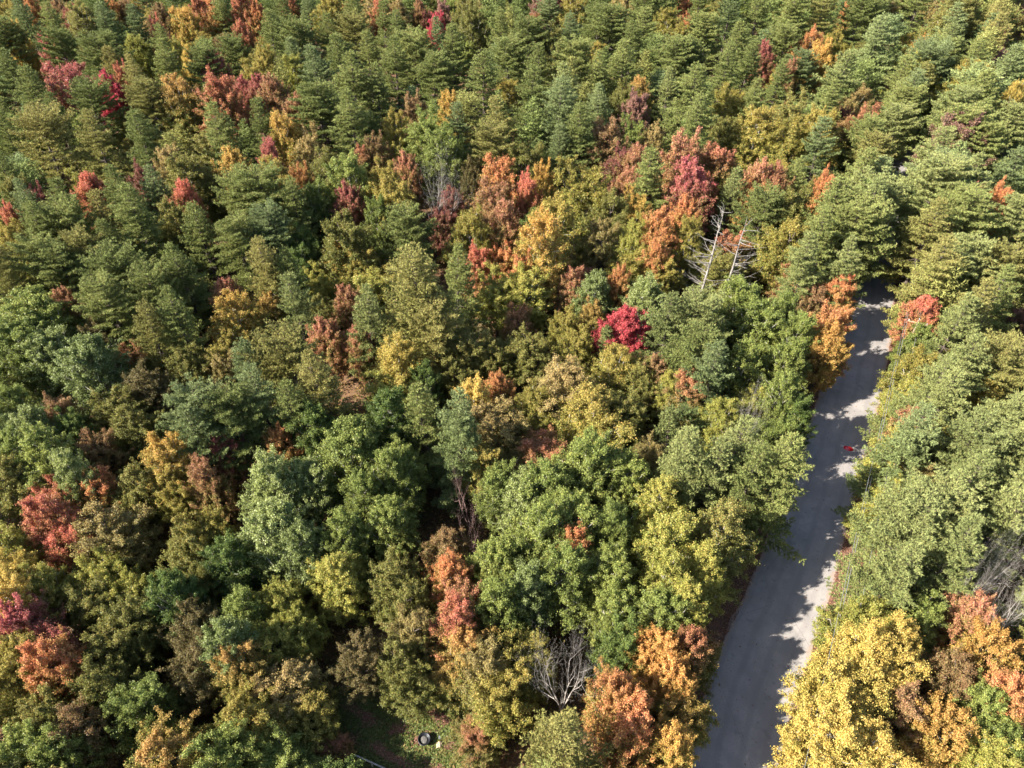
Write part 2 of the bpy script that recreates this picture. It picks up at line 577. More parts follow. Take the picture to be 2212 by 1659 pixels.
BAREP = [make_bare(51, 12, 4, BAREG, thick=.24, levels=6), make_bare(52, 12.5, 4, BAREG, spread=.5, thick=.22, levels=6), make_bare(53, 10, 4, BARER, spread=.6, thick=.2)]
KINDW = {'p': ('pine_tree', 'pine', 'pine tree'), 'y': ('pine_tree', 'young pine', 'pine tree'), 'm': ('maple_tree', 'maple', 'maple tree'),
         'o': ('oak_tree', 'oak', 'oak tree'), 'b': ('birch_tree', 'birch', 'birch tree'),
         'a': ('poplar_tree', 'poplar', 'poplar tree'), 'x': ('bare_tree', 'leafless tree', 'bare tree'), 's': ('maple_sapling', 'maple sapling', 'sapling'), 'r': ('bare_tree', 'leafless tree', 'bare tree')}
GROUPN = {'p': 'white pines of the forest', 'y': 'white pines of the forest', 'm': 'maples of the forest', 'o': 'oaks of the forest',
          'b': 'birches of the forest', 'a': 'poplars of the forest', 'x': 'leafless trees of the forest', 'r': 'leafless trees of the forest', 's': 'low maple saplings'}
# ------------------------------------------------------------------ the road, its verges and the ground
EDGE = [(14.5, 4.0), (17.8, 12.5), (21.2, 21.5), (24.2, 27.2), (27.1, 31.6), (29.9, 36.2), (32.6, 41.1), (35.9, 46.9), (39.6, 53.4),
        (43.8, 60.8), (48.3, 69.3), (52.7, 78.5), (56.2, 86.5), (60.8, 95.8), (72.0, 115.0), (88, 141), (103, 165), (126, 203), (160, 262), (190, 315)]
RW = 7.0


def smooth_path(P, step=1.5):
    out = []
    for i in range(len(P) - 1):
        p0, p1, p2, p3 = P[max(i - 1, 0)], P[i], P[i + 1], P[min(i + 2, len(P) - 1)]
        n = max(2, int(math.dist(p1, p2) / step))
        for k in range(n):
            t = k / n
            out.append(tuple(.5 * (2 * p1[j] + (p2[j] - p0[j]) * t + (2 * p0[j] - 5 * p1[j] + 4 * p2[j] - p3[j]) * t * t + (3 * p1[j] - p0[j] - 3 * p2[j] + p3[j]) * t ** 3) for j in (0, 1)))
    out.append(P[-1])
    return np.array(out)


EP = smooth_path(EDGE)
tg = unit(np.gradient(EP, axis=0))
NRIGHT = np.stack([tg[:, 1], -tg[:, 0]], 1)


def offset_path(d):                       # d metres to the right of the road's right edge
    return EP + NRIGHT * d


def strip(name, d0, d1, z, mat, nu=6, wob=0.0):
    r = np.random.default_rng(3)
    v, f = [], []
    for i in range(len(EP)):
        w0, w1 = r.normal() * wob, r.normal() * wob
        for k in range(nu + 1):
            d = (d0 + w0) + ((d1 + w1) - (d0 + w0)) * k / nu
            p = EP[i] + NRIGHT[i] * d
            v.append((p[0], p[1], z))
    for i in range(len(EP) - 1):
        for k in range(nu):
            a = i * (nu + 1) + k
            f.append((a, a + 1, a + nu + 2, a + nu + 1))
    me = mesh_np(name, v, 4, faces=f, mats=[mat])
    at = me.attributes.new('cross', 'FLOAT', 'POINT')
    at.data.foreach_set('value', np.tile(np.linspace(d0, d1, nu + 1), len(EP)).astype(np.float32))
    o = link(bpy.data.objects.new(name, me))
    return tag(o, kind='structure')


def ground_mat():
    m, n, b = new_mat('leaf litter ground')
    tc = N(n, 'ShaderNodeTexCoord')
    def noise(s, d=6):
        x = N(n, 'ShaderNodeTexNoise'); x.inputs['Scale'].default_value = s; x.inputs['Detail'].default_value = d
        n.links.new(tc.outputs['Object'], x.inputs['Vector']); return x.outputs[0]
    c = mixc(n, remap(n, noise(.35), .4, .6), hexlin('4a3626'), hexlin('5c4630'))
    c = mixc(n, remap(n, noise(6.0), .5, .62), c, hexlin('7a5636'))
    c = mixc(n, remap(n, noise(.12), .52, .66), c, hexlin('3f4424'))
    c = mixc(n, remap(n, noise(16.0), .58, .66), c, hexlin('94704c'))
    n.links.new(c, b.inputs['Base Color']); b.inputs['Roughness'].default_value = .95
    return m


def asphalt_mat():
    m, n, b = new_mat('worn asphalt')
    tc = N(n, 'ShaderNodeTexCoord')
    def noise(s, d=6):
        x = N(n, 'ShaderNodeTexNoise'); x.inputs['Scale'].default_value = s; x.inputs['Detail'].default_value = d
        n.links.new(tc.outputs['Object'], x.inputs['Vector']); return x.outputs[0]
    c = mixc(n, remap(n, noise(.5), .35, .65), hexlin('7f7a77'), hexlin('8c8682'))
    c = mixc(n, remap(n, noise(9.0), .5, .7), c, hexlin('7c7774'))
    vo = N(n, 'ShaderNodeTexVoronoi', feature='DISTANCE_TO_EDGE'); vo.inputs['Scale'].default_value = .09
    n.links.new(tc.outputs['Object'], vo.inputs['Vector'])
    ck = remap(n, vo.outputs['Distance'], .0006, .003, .3, 0)
    c = mixc(n, ck, c, hexlin('4c4a4a'))
    la = N(n, 'ShaderNodeAttribute', attribute_name='cross')
    wv = N(n, 'ShaderNodeMath', operation='SINE'); ml = N(n, 'ShaderNodeMath', operation='MULTIPLY')
    n.links.new(la.outputs['Fac'], ml.inputs[0]); ml.inputs[1].default_value = 3.6
    n.links.new(ml.outputs[0], wv.inputs[0])
    c = mixc(n, remap(n, wv.outputs[0], .2, 1.0, 0, .35), c, hexlin('6f6a68'))
    eg = N(n, 'ShaderNodeMath', operation='ADD'); n.links.new(la.outputs['Fac'], eg.inputs[0]); eg.inputs[1].default_value = RW / 2
    ea = N(n, 'ShaderNodeMath', operation='ABSOLUTE'); n.links.new(eg.outputs[0], ea.inputs[0])
    es = N(n, 'ShaderNodeMath', operation='MULTIPLY_ADD'); n.links.new(noise(1.5), es.inputs[0]); es.inputs[1].default_value = 1.2; n.links.new(ea.outputs[0], es.inputs[2])
    c = mixc(n, remap(n, es.outputs[0], 3.6, 4.0, 0, .7), c, hexlin('8c7666'))
    c = mixc(n, remap(n, noise(.9, 2), .66, .68, 0, .3), c, hexlin('5e5c5c'))
    n.links.new(c, b.inputs['Base Color']); b.inputs['Roughness'].default_value = .85
    return m


def verge_mat(name, A, B, Cc):
    m, n, b = new_mat(name)
    tc = N(n, 'ShaderNodeTexCoord')
    def noise(s, d=6):
        x = N(n, 'ShaderNodeTexNoise'); x.inputs['Scale'].default_value = s; x.inputs['Detail'].default_value = d
        n.links.new(tc.outputs['Object'], x.inputs['Vector']); return x.outputs[0]
    c = mixc(n, remap(n, noise(1.2), .42, .6), hexlin(A), hexlin(B))
    c = mixc(n, remap(n, noise(9.0), .5, .62), c, hexlin(Cc))
    n.links.new(c, b.inputs['Base Color']); b.inputs['Roughness'].default_value = .95
    return m


gv, gf = [], []
gx = np.linspace(-900, 900, 46); gy = np.linspace(-250, 1900, 54)
for j, y in enumerate(gy):
    for i, x in enumerate(gx):
        gv.append((x, y, 0.0))
for j in range(len(gy) - 1):
    for i in range(len(gx) - 1):
        a = j * len(gx) + i
        gf.append((a, a + 1, a + len(gx) + 1, a + len(gx)))
tag(link(bpy.data.objects.new('ground', mesh_np('ground', gv, 4, faces=gf, mats=[ground_mat()]))), kind='structure')
strip('verge', -RW - 1.6, 2.2, 0.012, verge_mat('leaf strewn verge', '4f3a2c', '65493a', '8a6650'), 8, .25)
strip('road', -RW, 0, 0.03, asphalt_mat(), 14, .1)

# the grassy clearing at the bottom of the photograph
CLR = [(640, 1500), (760, 1478), (880, 1490), (985, 1500), (1010, 1560), (1000, 1700), (820, 1760), (620, 1740), (560, 1640), (600, 1560)]
cw = np.array([ground(x, y)[:2] for x, y in CLR])
cc = cw.mean(0)
r_ = np.random.default_rng(5)
cv = [(cc[0], cc[1], .02)]
nn = 60
for k in range(nn):
    t = k / nn * len(cw); i = int(t); fr_ = t - i
    p = cw[i] * (1 - fr_) + cw[(i + 1) % len(cw)] * fr_
    p = p + (p - cc) * r_.uniform(-.03, .06)
    cv.append((p[0], p[1], .02))
me = bpy.data.meshes.new('lawn')
me.from_pydata(cv, [], [(0, k + 1, (k + 1) % nn + 1) for k in range(nn)])
me.materials.append(verge_mat('patchy lawn', '4e4a2c', '5c5a32', '75603a'))
tag(link(bpy.data.objects.new('lawn', me)), kind='structure')

# ------------------------------------------------------------------ layout read off the photograph: x y width (in a tile of 1659) kind palette [label of a landmark]
TILES = {}
TILES[0, 0] = """60 300 260 p gp;130 270 140 b ye golden birch near the top left corner;190 160 240 p gb;60 110 200 o og;215 60 100 m or;410 90 140 m rb;480 130 110 m re;720 80 110 m or;810 80 120 m rb;340 200 230 p gp;560 150 260 b ol
700 190 220 p gb;880 200 200 p gb;1060 150 160 m rb;1210 155 180 m yo orange gold maple in the upper left;1380 140 130 m or;1290 70 130 m ro;1580 50 190 m ro;1440 110 170 p gp;1545 235 130 m ro;1050 230 130 m ro;900 330 170 b yg;1150 340 130 b yg;1210 410 110 b ye
1060 330 200 p gp;340 340 140 m re;430 350 220 p gp;660 400 280 p gp;1440 460 190 m re rosy maple patch in the upper left;1450 350 110 m rb;1300 480 220 p gp;1560 400 200 p gp;1640 500 150 b og;480 560 300 m re broad rosy maple in the upper left;700 590 210 m cr magenta maple in the upper left;815 530 90 m ro
250 620 300 p gp;100 500 260 p gp;730 480 240 p gy;900 560 250 p gy;1090 450 240 p gp;1180 640 290 b ry;1420 650 260 m ro bright red maple behind a small pine;1610 610 170 m re;1400 720 130 p gp;580 730 260 p gp;380 780 260 p gp;1000 720 260 p gy;1430 900 330 p gp
280 950 350 p gy wide yellowish pine in the upper left;650 950 330 p gy;950 950 330 p gp;60 900 240 p gp;1150 1080 200 b tn;1250 1160 260 b ol;580 880 170 b lg;930 1200 190 m dr dark wine maple in the upper left;1560 1130 270 m yo bright yellow maple in the left middle;1340 1190 220 b ol;100 1200 260 p gp;570 1220 120 b yg;590 1265 80 m ro;670 1270 90 m ro;1225 1330 150 m ro
830 1300 300 p gp;300 1330 140 m dr;420 1370 280 p gp;230 1390 230 p gb;150 1260 220 b ol;1050 1300 240 p gb;1140 1430 260 o ol;700 1430 260 p gy;50 1470 180 m ro;280 1560 260 p gp;120 1580 200 b og;560 1520 320 p gp;900 1460 350 p gp;1320 1530 320 p gp;1560 1330 300 p gp;1590 1600 230 p gp;740 1620 150 p gp"""
TILES[1, 0] = """90 60 110 p gp;200 35 110 m ro;30 120 120 m or;190 130 230 p gp;340 100 170 p gb;480 70 200 b og;570 110 90 m or;790 40 130 m ro red maple at the top edge;660 110 240 p gp;820 170 200 p gp;930 230 180 p gp;1070 80 110 m sa;1210 95 130 m ma faded mauve maple near the top edge;1175 170 100 m cr small magenta maple near the top edge;1100 140 80 m dr
1470 40 180 m tn;1350 70 160 b ol;1400 150 200 b ol;1170 250 110 p gb;1560 120 200 p gp;1600 210 220 p gp;650 270 240 p gy;480 260 240 p gp;300 290 240 p gp;100 240 260 p gp;60 410 200 b og;270 490 180 b yg;180 560 180 p gy;900 440 270 p gp;560 420 300 p gp;1060 400 280 p gp;1280 340 240 p gp
1150 520 260 p gp;400 520 320 p gb;620 560 340 p gp;790 600 260 p gp;1480 530 330 p gp;1620 430 240 p gp;150 620 230 m sa largest rosy maple near the top;25 620 140 m re;190 760 220 m sa;190 890 220 b yo;60 850 260 p gp;430 760 330 p gp;640 810 320 p gp;1020 740 200 m rb domed russet maple in the upper centre;1270 750 200 m yo orange gold maple in the upper centre
790 1000 190 m rb tan brown maple in the upper centre;900 860 180 b og;1080 880 260 b lg;1220 1000 260 b lg;1310 860 130 p gb;1580 860 300 p gy;1500 980 280 p gy;110 1050 170 m re;330 980 200 b tn;650 1090 190 m rg;620 1160 280 b lg;450 1130 260 b ol;160 1160 260 b og;1010 1120 190 m sa;840 1200 260 b og;310 1210 180 m or
1180 1240 400 x gr wide bare tree in the upper middle;1400 1150 160 o db;1600 1170 250 m or;1540 1330 260 m sa;1270 1360 190 m dr;630 1350 210 m re rosy maple beside the wide bare tree;80 1310 360 p gp;250 1380 260 p gp;430 1300 230 b lg;560 1560 360 o ol;760 1430 80 b lg;900 1330 280 o og;960 1540 290 p gp;1230 1470 170 m dr;1390 1500 280 b og;1590 1480 220 m sa;130 1560 300 p gb;330 1580 180 b dg"""
TILES[2, 0] = """60 40 150 o dg;180 70 150 m ma;280 20 140 m dr;40 130 170 p gp;140 180 100 m or;250 130 130 p gb;400 70 180 b og;560 130 280 p gp;740 30 180 m tn;1130 20 90 m ro;840 130 230 p gp;980 70 220 p gp;1000 180 180 b og;640 220 300 p gp;850 230 240 p gp;1110 215 110 m or;1080 280 150 b og;1400 110 260 p gb;1580 100 240 p gp;1250 270 240 p gp
1440 300 240 p gp;1635 390 110 m re;1520 430 260 p gp;250 300 220 b ol;90 290 260 p gp;390 260 200 p gb;760 310 260 p gp;430 440 280 p gp;180 470 230 p gp;740 470 330 p gp;560 520 240 p gp;920 400 200 p gp;1050 430 260 p gp;1370 470 240 p gp;1190 430 200 p gp;840 610 160 m ry;720 660 190 o ol;800 730 170 m ma;1150 640 330 p gp;1000 620 200 p gl
1370 690 260 o og;1520 700 210 p gp;330 640 330 p gl;120 640 320 p gp;280 770 420 p gb largest pine in the upper middle;560 740 250 p gb;130 850 280 p gp;430 900 290 p gp;630 930 260 m rb dark russet maple below the largest pine;680 1100 200 m dr;770 900 180 b lg;930 940 200 o tn;1180 850 330 p gp;1360 890 240 o ol;1600 850 260 b og;300 1000 240 p gb;90 1090 280 o ol
1080 1040 300 m sa broad salmon maple behind a round pine;840 1090 200 m sa;710 1240 190 m sa;900 1200 290 p gp;1150 1230 260 m re;1270 1260 150 m ro;1330 1090 270 b rg;1570 1190 270 m sa salmon maple right above the dead trees;1560 1310 220 m or;80 1270 170 m ro;215 1210 180 m yo;460 1230 340 b og;830 1390 170 b yo;940 1490 280 m or salmon maple beside the dead trees
1150 1440 220 m or;620 1400 280 o ol;250 1450 300 b og;170 1560 300 b yo;400 1570 150 r gr;740 1560 220 b yg;1620 1450 200 p gp;1400 1290 200 p gl;1180 1570 200 b og;560 1570 250 o tn"""
TILES[3, 0] = """150 110 280 p gp;340 120 260 p gy;30 60 220 p gp;490 110 100 m or;560 150 260 p gp;720 80 300 p gp;950 60 300 p gp;1150 200 300 b ol;1350 100 300 p gb;1570 60 240 o tn;1460 210 90 m dr;1630 130 120 m ma;960 330 120 m oy;985 400 110 m or narrow orange maple at the upper right;1370 290 170 m dr;1240 380 220 m ma;1110 520 200 m rb russet maple row at the upper right;1000 520 250 b yg;270 310 190 o or;430 310 200 o og
350 410 180 m yo;130 330 200 p gp;720 330 430 p gb largest pine at the upper right;800 560 270 p gp;450 560 340 p gl;220 500 200 p gb;110 510 110 m sa;50 560 200 p gp;1250 560 260 b og;1500 480 330 p gb;1590 630 150 b ye;1320 680 400 p gp;1080 690 260 p gb;560 690 210 o tn;420 720 180 p gp;100 760 260 b ol;840 740 240 p gp;900 880 200 p gl;1120 900 340 m ma domed mauve maple at the upper right
960 1020 180 m rb;1090 1030 160 b yg;460 800 160 m dr;300 860 260 b og;560 850 250 b rg;1350 850 260 p gp;1570 900 300 p gl;1400 1020 300 p gp;90 920 280 o og;330 1000 300 p gb;620 970 260 p gp;50 1220 180 m sa;350 1250 150 m or;180 1210 230 p gp;560 1200 340 p gp;700 1060 240 p gy;1150 1150 300 p gl;1300 1230 300 p gl;1040 1300 300 p gl;1030 1165 90 m or
1440 1320 100 m or;1310 1360 140 m sa;390 1420 440 p gp;620 1380 300 p gp;760 1290 260 p gy;1250 1500 380 p gp;1560 1180 300 p gb;1580 1500 300 p gl;120 1400 300 o ol;110 1570 300 o og;350 1590 260 p gp;560 1540 340 p gp;1060 1580 200 m sa;980 1480 150 b yg"""
TILES[0, 1] = """60 100 320 p gy;300 80 300 p gp;430 170 260 p gp;560 50 240 p gy;740 200 330 p gp;720 400 320 p gp;930 140 260 b dg;1200 150 320 p gp;1000 330 300 p gp;1000 520 260 p gy;1190 440 300 p gp;1120 70 150 b lg;900 50 120 b yg;1540 400 290 b yo yellow orange birch in the left middle;1500 260 130 m sa;430 330 200 m sa salmon maple at the left edge;490 430 110 m sa
180 420 380 a lg;320 500 300 a lg;120 610 360 a lg;350 640 300 a ag;580 690 340 a ag;600 540 240 o db;890 690 230 m rg;1230 700 260 o ol;1420 640 170 b og;1450 740 230 o tn;960 850 280 o db;80 1000 260 a lg;200 1130 260 a ag;380 1030 230 m rb;790 980 300 o ol;900 1100 280 o ol;650 1250 280 o rb;480 1130 200 b dg
1330 1030 340 p gb bright blue green pine at the left;1560 1080 300 p gp;1280 1200 200 p gb;1120 1320 300 b yo;1430 1270 190 m re;1390 1440 270 m sa;280 1300 320 a lg;450 1420 260 a ag;80 1300 220 a lg;100 1460 250 a ol;900 1480 340 o ol;1150 1500 300 o og;380 1590 300 m ro brilliant red orange maple at the left;620 1550 180 m or"""
TILES[1, 1] = """80 100 300 p gy;220 140 180 p gp;300 40 240 b dg;490 30 210 m yo;660 90 250 o og;420 180 120 b yg;760 230 270 b yg;610 330 140 m sa;1060 260 540 p gy great star shaped pine in the middle;1120 500 300 p gy;1270 180 300 p gp;280 330 300 p gl;450 350 200 o ol;720 430 330 p gl;60 350 150 m ry;500 540 270 m sa orange flecked maple left of the centre;700 600 210 m sa
310 740 400 p gy;430 880 300 p gy;60 750 240 p gb;60 950 300 p gb;200 1060 300 p gp;910 700 340 b ye gold birch below the great pine;850 880 280 b yg;1400 650 320 o ol;1550 620 240 o ol;1300 760 240 o ol;1080 850 130 b dg;1560 230 260 b yg;1420 60 160 m ro;1610 60 230 m or;1640 840 150 m or;1410 960 140 b ye;1080 1050 230 p gp;1300 1140 190 p gb
850 1060 340 a dg;400 1100 300 a dg;600 1280 400 a lg;860 1400 320 a lg;960 1340 260 a lg;130 1450 380 a ag;330 1500 300 a ag;720 1530 300 a lg;120 1230 180 m or;1560 1100 330 b tn;1480 1330 230 b og;1370 1560 240 r rd reddish bare tree in the dark gap;1600 1500 250 a lg"""
TILES[2, 1] = """60 100 240 m or;80 230 270 b yg;380 200 200 o sa;510 240 210 a ag;680 200 190 m or;870 290 250 a ag;760 90 250 b og;950 100 250 b og;940 20 200 m or;60 420 190 m sa small salmon maple near the crimson maple;120 620 280 o ol;660 470 340 m cr lone crimson maple in the middle;610 600 120 y gl;500 400 160 b ry;360 480 240 o og;420 600 260 o og
330 830 400 b tn broad tan gold birch with bare limbs;520 1010 420 b og;150 980 300 b og;700 720 300 b og;830 800 240 o ol;700 1000 300 o ol;1000 480 300 p gl;1150 520 300 p gl;1200 680 300 p gp;1280 800 250 p gb;950 770 210 m rb russet maple beside the tan birch;1430 330 340 a lg;1560 450 320 a lg;1130 880 260 b rg;1050 850 200 b yg
1040 1160 230 y gl pointed young pine left of the road;1080 1330 240 p gl;1380 1050 280 b yg;1560 950 220 b yg;1500 1060 240 x gr;1400 1290 400 p gl;1300 1450 400 p gl;1520 1450 280 p gp;900 1330 220 o tn;470 1330 400 a lg;250 1480 400 a lg;700 1450 350 a lg;980 1570 340 a yg;80 1560 300 a ag;1500 700 260 a lg"""
TILES[3, 1] = """80 380 260 a lg;180 520 280 a lg;100 680 260 a lg;60 890 260 a lg;130 130 170 m sa;270 300 170 m rb;470 250 210 m or;430 480 290 m or bright orange maple leaning over the road;430 620 250 m oy;250 100 300 p gl;540 110 260 p gl;1000 120 360 p gy;950 230 260 p gy;1250 120 360 p gl;1530 150 330 p gy;1450 320 330 p gp;880 380 200 m lg vivid green maple overhanging the road;850 540 180 m lg;1010 370 90 m ro
1170 480 360 p gl;1340 400 300 p gy;1610 420 200 m ma;1560 640 210 m ma dusky mauve maple at the right edge;960 760 270 b og;870 910 210 b yg;1220 720 400 p gl;1010 910 300 p gl;1460 800 300 p gy;1130 1010 300 p gl;1400 930 300 b og;750 1190 200 p gb;930 1130 190 m sa salmon maple right of the red object;1050 1230 300 b og
870 1330 330 b yg;1200 1300 400 p gl;1500 1150 400 p gl;1480 1360 400 p gl;1000 1450 300 b tn;1250 1550 350 p gl;1560 1590 300 p gl;680 1560 300 b yg;170 1020 220 b dg;40 1180 260 b lg;40 1420 240 p gp"""
TILES[0, 2] = """320 90 330 m ro;430 200 180 m ro;720 120 430 o tn;100 250 320 b yg;60 430 350 b ye bright yellow birch at the left edge;90 590 320 b ye;270 500 300 b yg;680 420 360 m yg;840 500 260 m yg;600 620 380 o ol;850 700 380 o ol;750 870 400 o ol;700 1100 360 o ol;900 1250 260 b lg;165 690 160 m re crimson maple low at the left edge;90 780 140 m re
330 930 180 m re;330 1050 130 m or;100 950 260 b og;80 1120 300 b og;500 1360 260 o rb;290 1330 300 o ol;150 1500 400 m lg;350 1570 250 b lg;1090 1510 500 o ry wide tan oak at the bottom left;1500 1570 280 b lg;1330 130 260 b og;1200 250 240 o ol;1300 450 300 o ol;1150 550 300 a dg;1500 300 240 b dg
1250 750 350 o db;1250 1000 300 o db;1580 620 190 b lg;1500 820 220 a ag;1570 1000 220 o ry;1600 1300 300 o og"""
TILES[1, 2] = """100 120 390 a ag pale silvery poplar beside the dark gap;280 200 300 a ag;550 150 300 a lg;850 60 220 a lg;150 600 330 m yg;250 740 330 m yg;550 430 320 m yg lime maple above the clearing;100 850 270 m yg;900 420 350 o ol;980 580 300 o ol;1010 800 360 o tn;700 900 300 o db;960 970 300 o ol;1010 1080 200 o ol;1250 430 200 m or;1300 560 210 m sa
1320 720 220 m ro red orange maple right of the clearing;1350 900 270 b ry;1280 1040 180 b ry;1200 250 190 m rb;1350 150 300 r rd;1560 300 260 a lg;1580 600 340 a lg;1500 950 350 b tn;1590 1150 350 b og;1440 1500 380 s rg red flecked maple bottom of the clearing;190 1130 450 o tn wide brown oak beside the clearing;300 1310 330 o og;70 1350 360 o og;150 1610 260 b lg
430 1530 190 s sa;540 1520 180 s sa"""
TILES[2, 2] = """150 150 400 a lg;400 80 400 a lg;350 400 400 a lg;100 500 320 a ag;650 100 320 a lg;1000 150 420 a yg big yellow green poplar beside the road;1250 400 330 a yg;1000 450 350 a yg;1150 600 300 a yg;950 680 220 a lg;640 400 260 a lg;400 200 100 m or;340 310 110 m ro;660 700 210 b lg;700 860 220 b dg
350 1020 680 x gr great bare grey tree near the bottom;940 860 300 m oy pointed orange gold maple near the bottom;900 980 330 m oy;1090 1120 300 m oy;1230 960 200 m rg;680 1250 330 m or;790 1400 430 m or blazing orange maple at the bottom;1150 1290 320 m ry;1040 1560 300 m yo;330 1560 400 p gy dusky pine at the bottom edge;80 950 260 b og"""
TILES[3, 2] = """850 200 560 p gl great pale pine leaning over the road;780 400 460 p gl;1150 80 400 p gl;1180 300 360 p gl;1500 60 300 p gl;520 740 270 b yg;700 680 260 b yg;950 690 340 b lg;620 930 470 b ye;860 880 380 b ye;480 1150 470 b ye great yellow birch at the lower right;740 1050 380 b ye;400 1450 480 b ye;650 1520 380 b ye;1160 1060 300 o rb purple brown oak at the lower right
1380 690 290 m sa;1400 870 370 m oy orange maple by the leaning dead trunk;1080 1400 430 m oy glowing orange maple at the lower right;840 1260 250 m rb;1400 1300 330 m lg;1580 1190 240 m or;1560 1480 330 b lg;1400 1560 240 b yg;1590 620 330 x gr;1330 430 280 x gr;1520 300 300 x gr"""

TREES = []         # dicts: x, y (ground), D, h, kind, pal, F (pixel), land
def in_poly(px, py, P):
    c = False
    for i in range(len(P)):
        (x1, y1), (x2, y2) = P[i], P[i - 1]
        if (y1 > py) != (y2 > py) and px < (x2 - x1) * (py - y1) / (y2 - y1) + x1:
            c = not c
    return c


def road_dist(x, y):
    """signed distance from the road's middle line"""
    mid = EP - NRIGHT * RW / 2
    d = np.hypot(mid[:, 0] - x, mid[:, 1] - y)
    i = int(d.argmin())
    return float(np.dot(np.array((x, y)) - mid[i], NRIGHT[i]))


PROTO = {**BROAD, 's': BROAD['m'], 'p': PINES, 'y': [YOUNG], 'x': BAREP[:2], 'r': BAREP[2:]}
ANCH = {'p': .66, 's': .6, 'y': .62, 'x': .6, 'r': .6}
rt = np.random.default_rng(99)


def solve(fx, fy, fw, kind, proto, hmul=1.0):
    h = proto['H']
    for _ in range(5):
        z = ANCH.get(kind, .72) * h
        X, Y, t = ground(fx, fy, z)
        D = min(fw * t / FPX, (1.32 if kind not in 'x' else 1.8) * proto['D'])
        D = max(D, {'p': 6.8, 'y': 3.5, 's': 1.3}.get(kind, 4.6))
        s = D / proto['D']
        sz = min(1.2, max(.8, s ** .4))
        if kind in 'mbo' and fy < 560: sz = min(1.45, sz * 1.28)
        sz *= hmul
        if kind in 'xry': sz = min(1.45, max(1.2, s * 1.15)) * (1.25 if fy < 560 else 1)
        if kind == 'y': sz = 1.0
        if kind == 's':
            D = max(fw * t / FPX, 1.3); sz = max(2.6, D * .9) / proto['H']
        h = proto['H'] * sz
    return X, Y, D, h


for (ti, tj), txt in TILES.items():
    for ent in txt.replace('\n', ';').split(';'):
        f = ent.split(None, 5)
        if len(f) < 5: continue
        fx, fy, fw = 553 * ti + float(f[0]) / 3, 553 * tj + float(f[1]) / 3, float(f[2]) / 3
        kind, pc = f[3], f[4]
        pr = PROTO[kind][rt.integers(len(PROTO[kind]))]
        hm = 1.12 if pc in ('ye', 'cr', 're', 'ro', 'oy', 'yo', 'or', 'sa') else 1.0
        if 560 < fx < 1000 and fy > 1440: hm = .72
        X, Y, D, h = solve(fx, fy, fw * (1.0 if kind in 'xrys' else (1.06 if fy > 1000 else 1.17)), kind, pr, hm)
        dr = road_dist(X, Y)
        lim = RW / 2 + 1.6
        if abs(dr) < lim:                                   # trunks stand beside the road, crowns may reach over it
            i = int(np.hypot(EP[:, 0] - X, EP[:, 1] - Y).argmin())
            mv = (lim - abs(dr)) * (1 if dr > 0 else -1)
            X += NRIGHT[i][0] * mv; Y += NRIGHT[i][1] * mv
        TREES.append(dict(x=X, y=Y, D=D, h=h, kind=kind, pal=pc, F=(fx, fy), pr=pr, land=f[5] if len(f) > 5 else None, hand=True))

# trees at the road's left edge that shade it, and pines whose crowns meet over the far road
rr_ = np.random.default_rng(8)
last = None
for i in range(6, len(EP)):
    p = EP[i]
    if last is not None and math.dist(p, last) < (4.4 if p[1] < 88 else 4.8): continue
    last = p
    if p[1] < 84:
        if p[1] < 30 or 46 < p[1]: continue
        q = p - NRIGHT[i] * (RW + rr_.uniform(2.0, 3.0))
        D, h, kind, pc = rr_.uniform(6.4, 7.6), rr_.uniform(14.5, 17), 'abam'[rr_.integers(4)], ['dg', 'lg', 'yg', 'lg', 'dg', 'lg'][rr_.integers(6)]
        L_ = [(q, D, h, kind, pc)]
    else:
        L_ = []
        for sd in (-1, 1):
            q = p - NRIGHT[i] * (RW / 2 - sd * rr_.uniform(3.4, 4.2))
            L_.append((q, rr_.uniform(9.5, 11), rr_.uniform(15, 19), 'p', ['gp', 'gl', 'gy', 'gb'][rr_.integers(4)]))
    for q, D, h, kind, pc in L_:
        if min(math.hypot(t['x'] - q[0], t['y'] - q[1]) for t in TREES) < (3.0 if p[1] < 84 else 1.6): continue
        if p[1] > 84 and any(in_poly(*project(q[0], q[1], h * f_)[:2], [(1905, 285), (1950, 285), (1955, 350), (1915, 350)]) for f_ in (.5, .75, .95)): continue
        pr = PROTO[kind][rt.integers(len(PROTO[kind]))]
        TREES.append(dict(x=q[0], y=q[1], D=D, h=h, kind=kind, pal=pc, F=project(q[0], q[1], h * .7)[:2], pr=pr, land=None, hand=p[1] < 84))

# keep what the photograph leaves open: the road, the clearing, the dead trees, the leafless trees
OPEN = [[(1685, 1659), (1515, 1659), (1560, 1480), (1600, 1300), (1640, 1180), (1680, 1060), (1750, 910), (1800, 800), (1850, 640), (1925, 640), (1920, 720), (1898, 900), (1868, 1000), (1835, 1110), (1800, 1280), (1722, 1500)],
        [(715, 1500), (990, 1490), (1000, 1659), (720, 1659)], [(960, 960), (1010, 960), (1000, 1040), (960, 1040)],
        [(1480, 450), (1640, 450), (1640, 600), (1540, 650), (1480, 640)], [(1918, 290), (1945, 290), (1950, 350), (1925, 350)],
        [(1110, 1370), (1330, 1380), (1320, 1560), (1150, 1580)], [(880, 370), (1000, 370), (1000, 470), (900, 470)], [(960, 1050), (1050, 1050), (1050, 1180), (960, 1180)],
        [(1270, 690), (1380, 690), (1380, 750), (1270, 750)], [(350, 1330), (490, 1330), (490, 1480), (380, 1480)]]
OPENY = []                                  # a tree standing beyond the thing that must stay visible may fill the view behind it
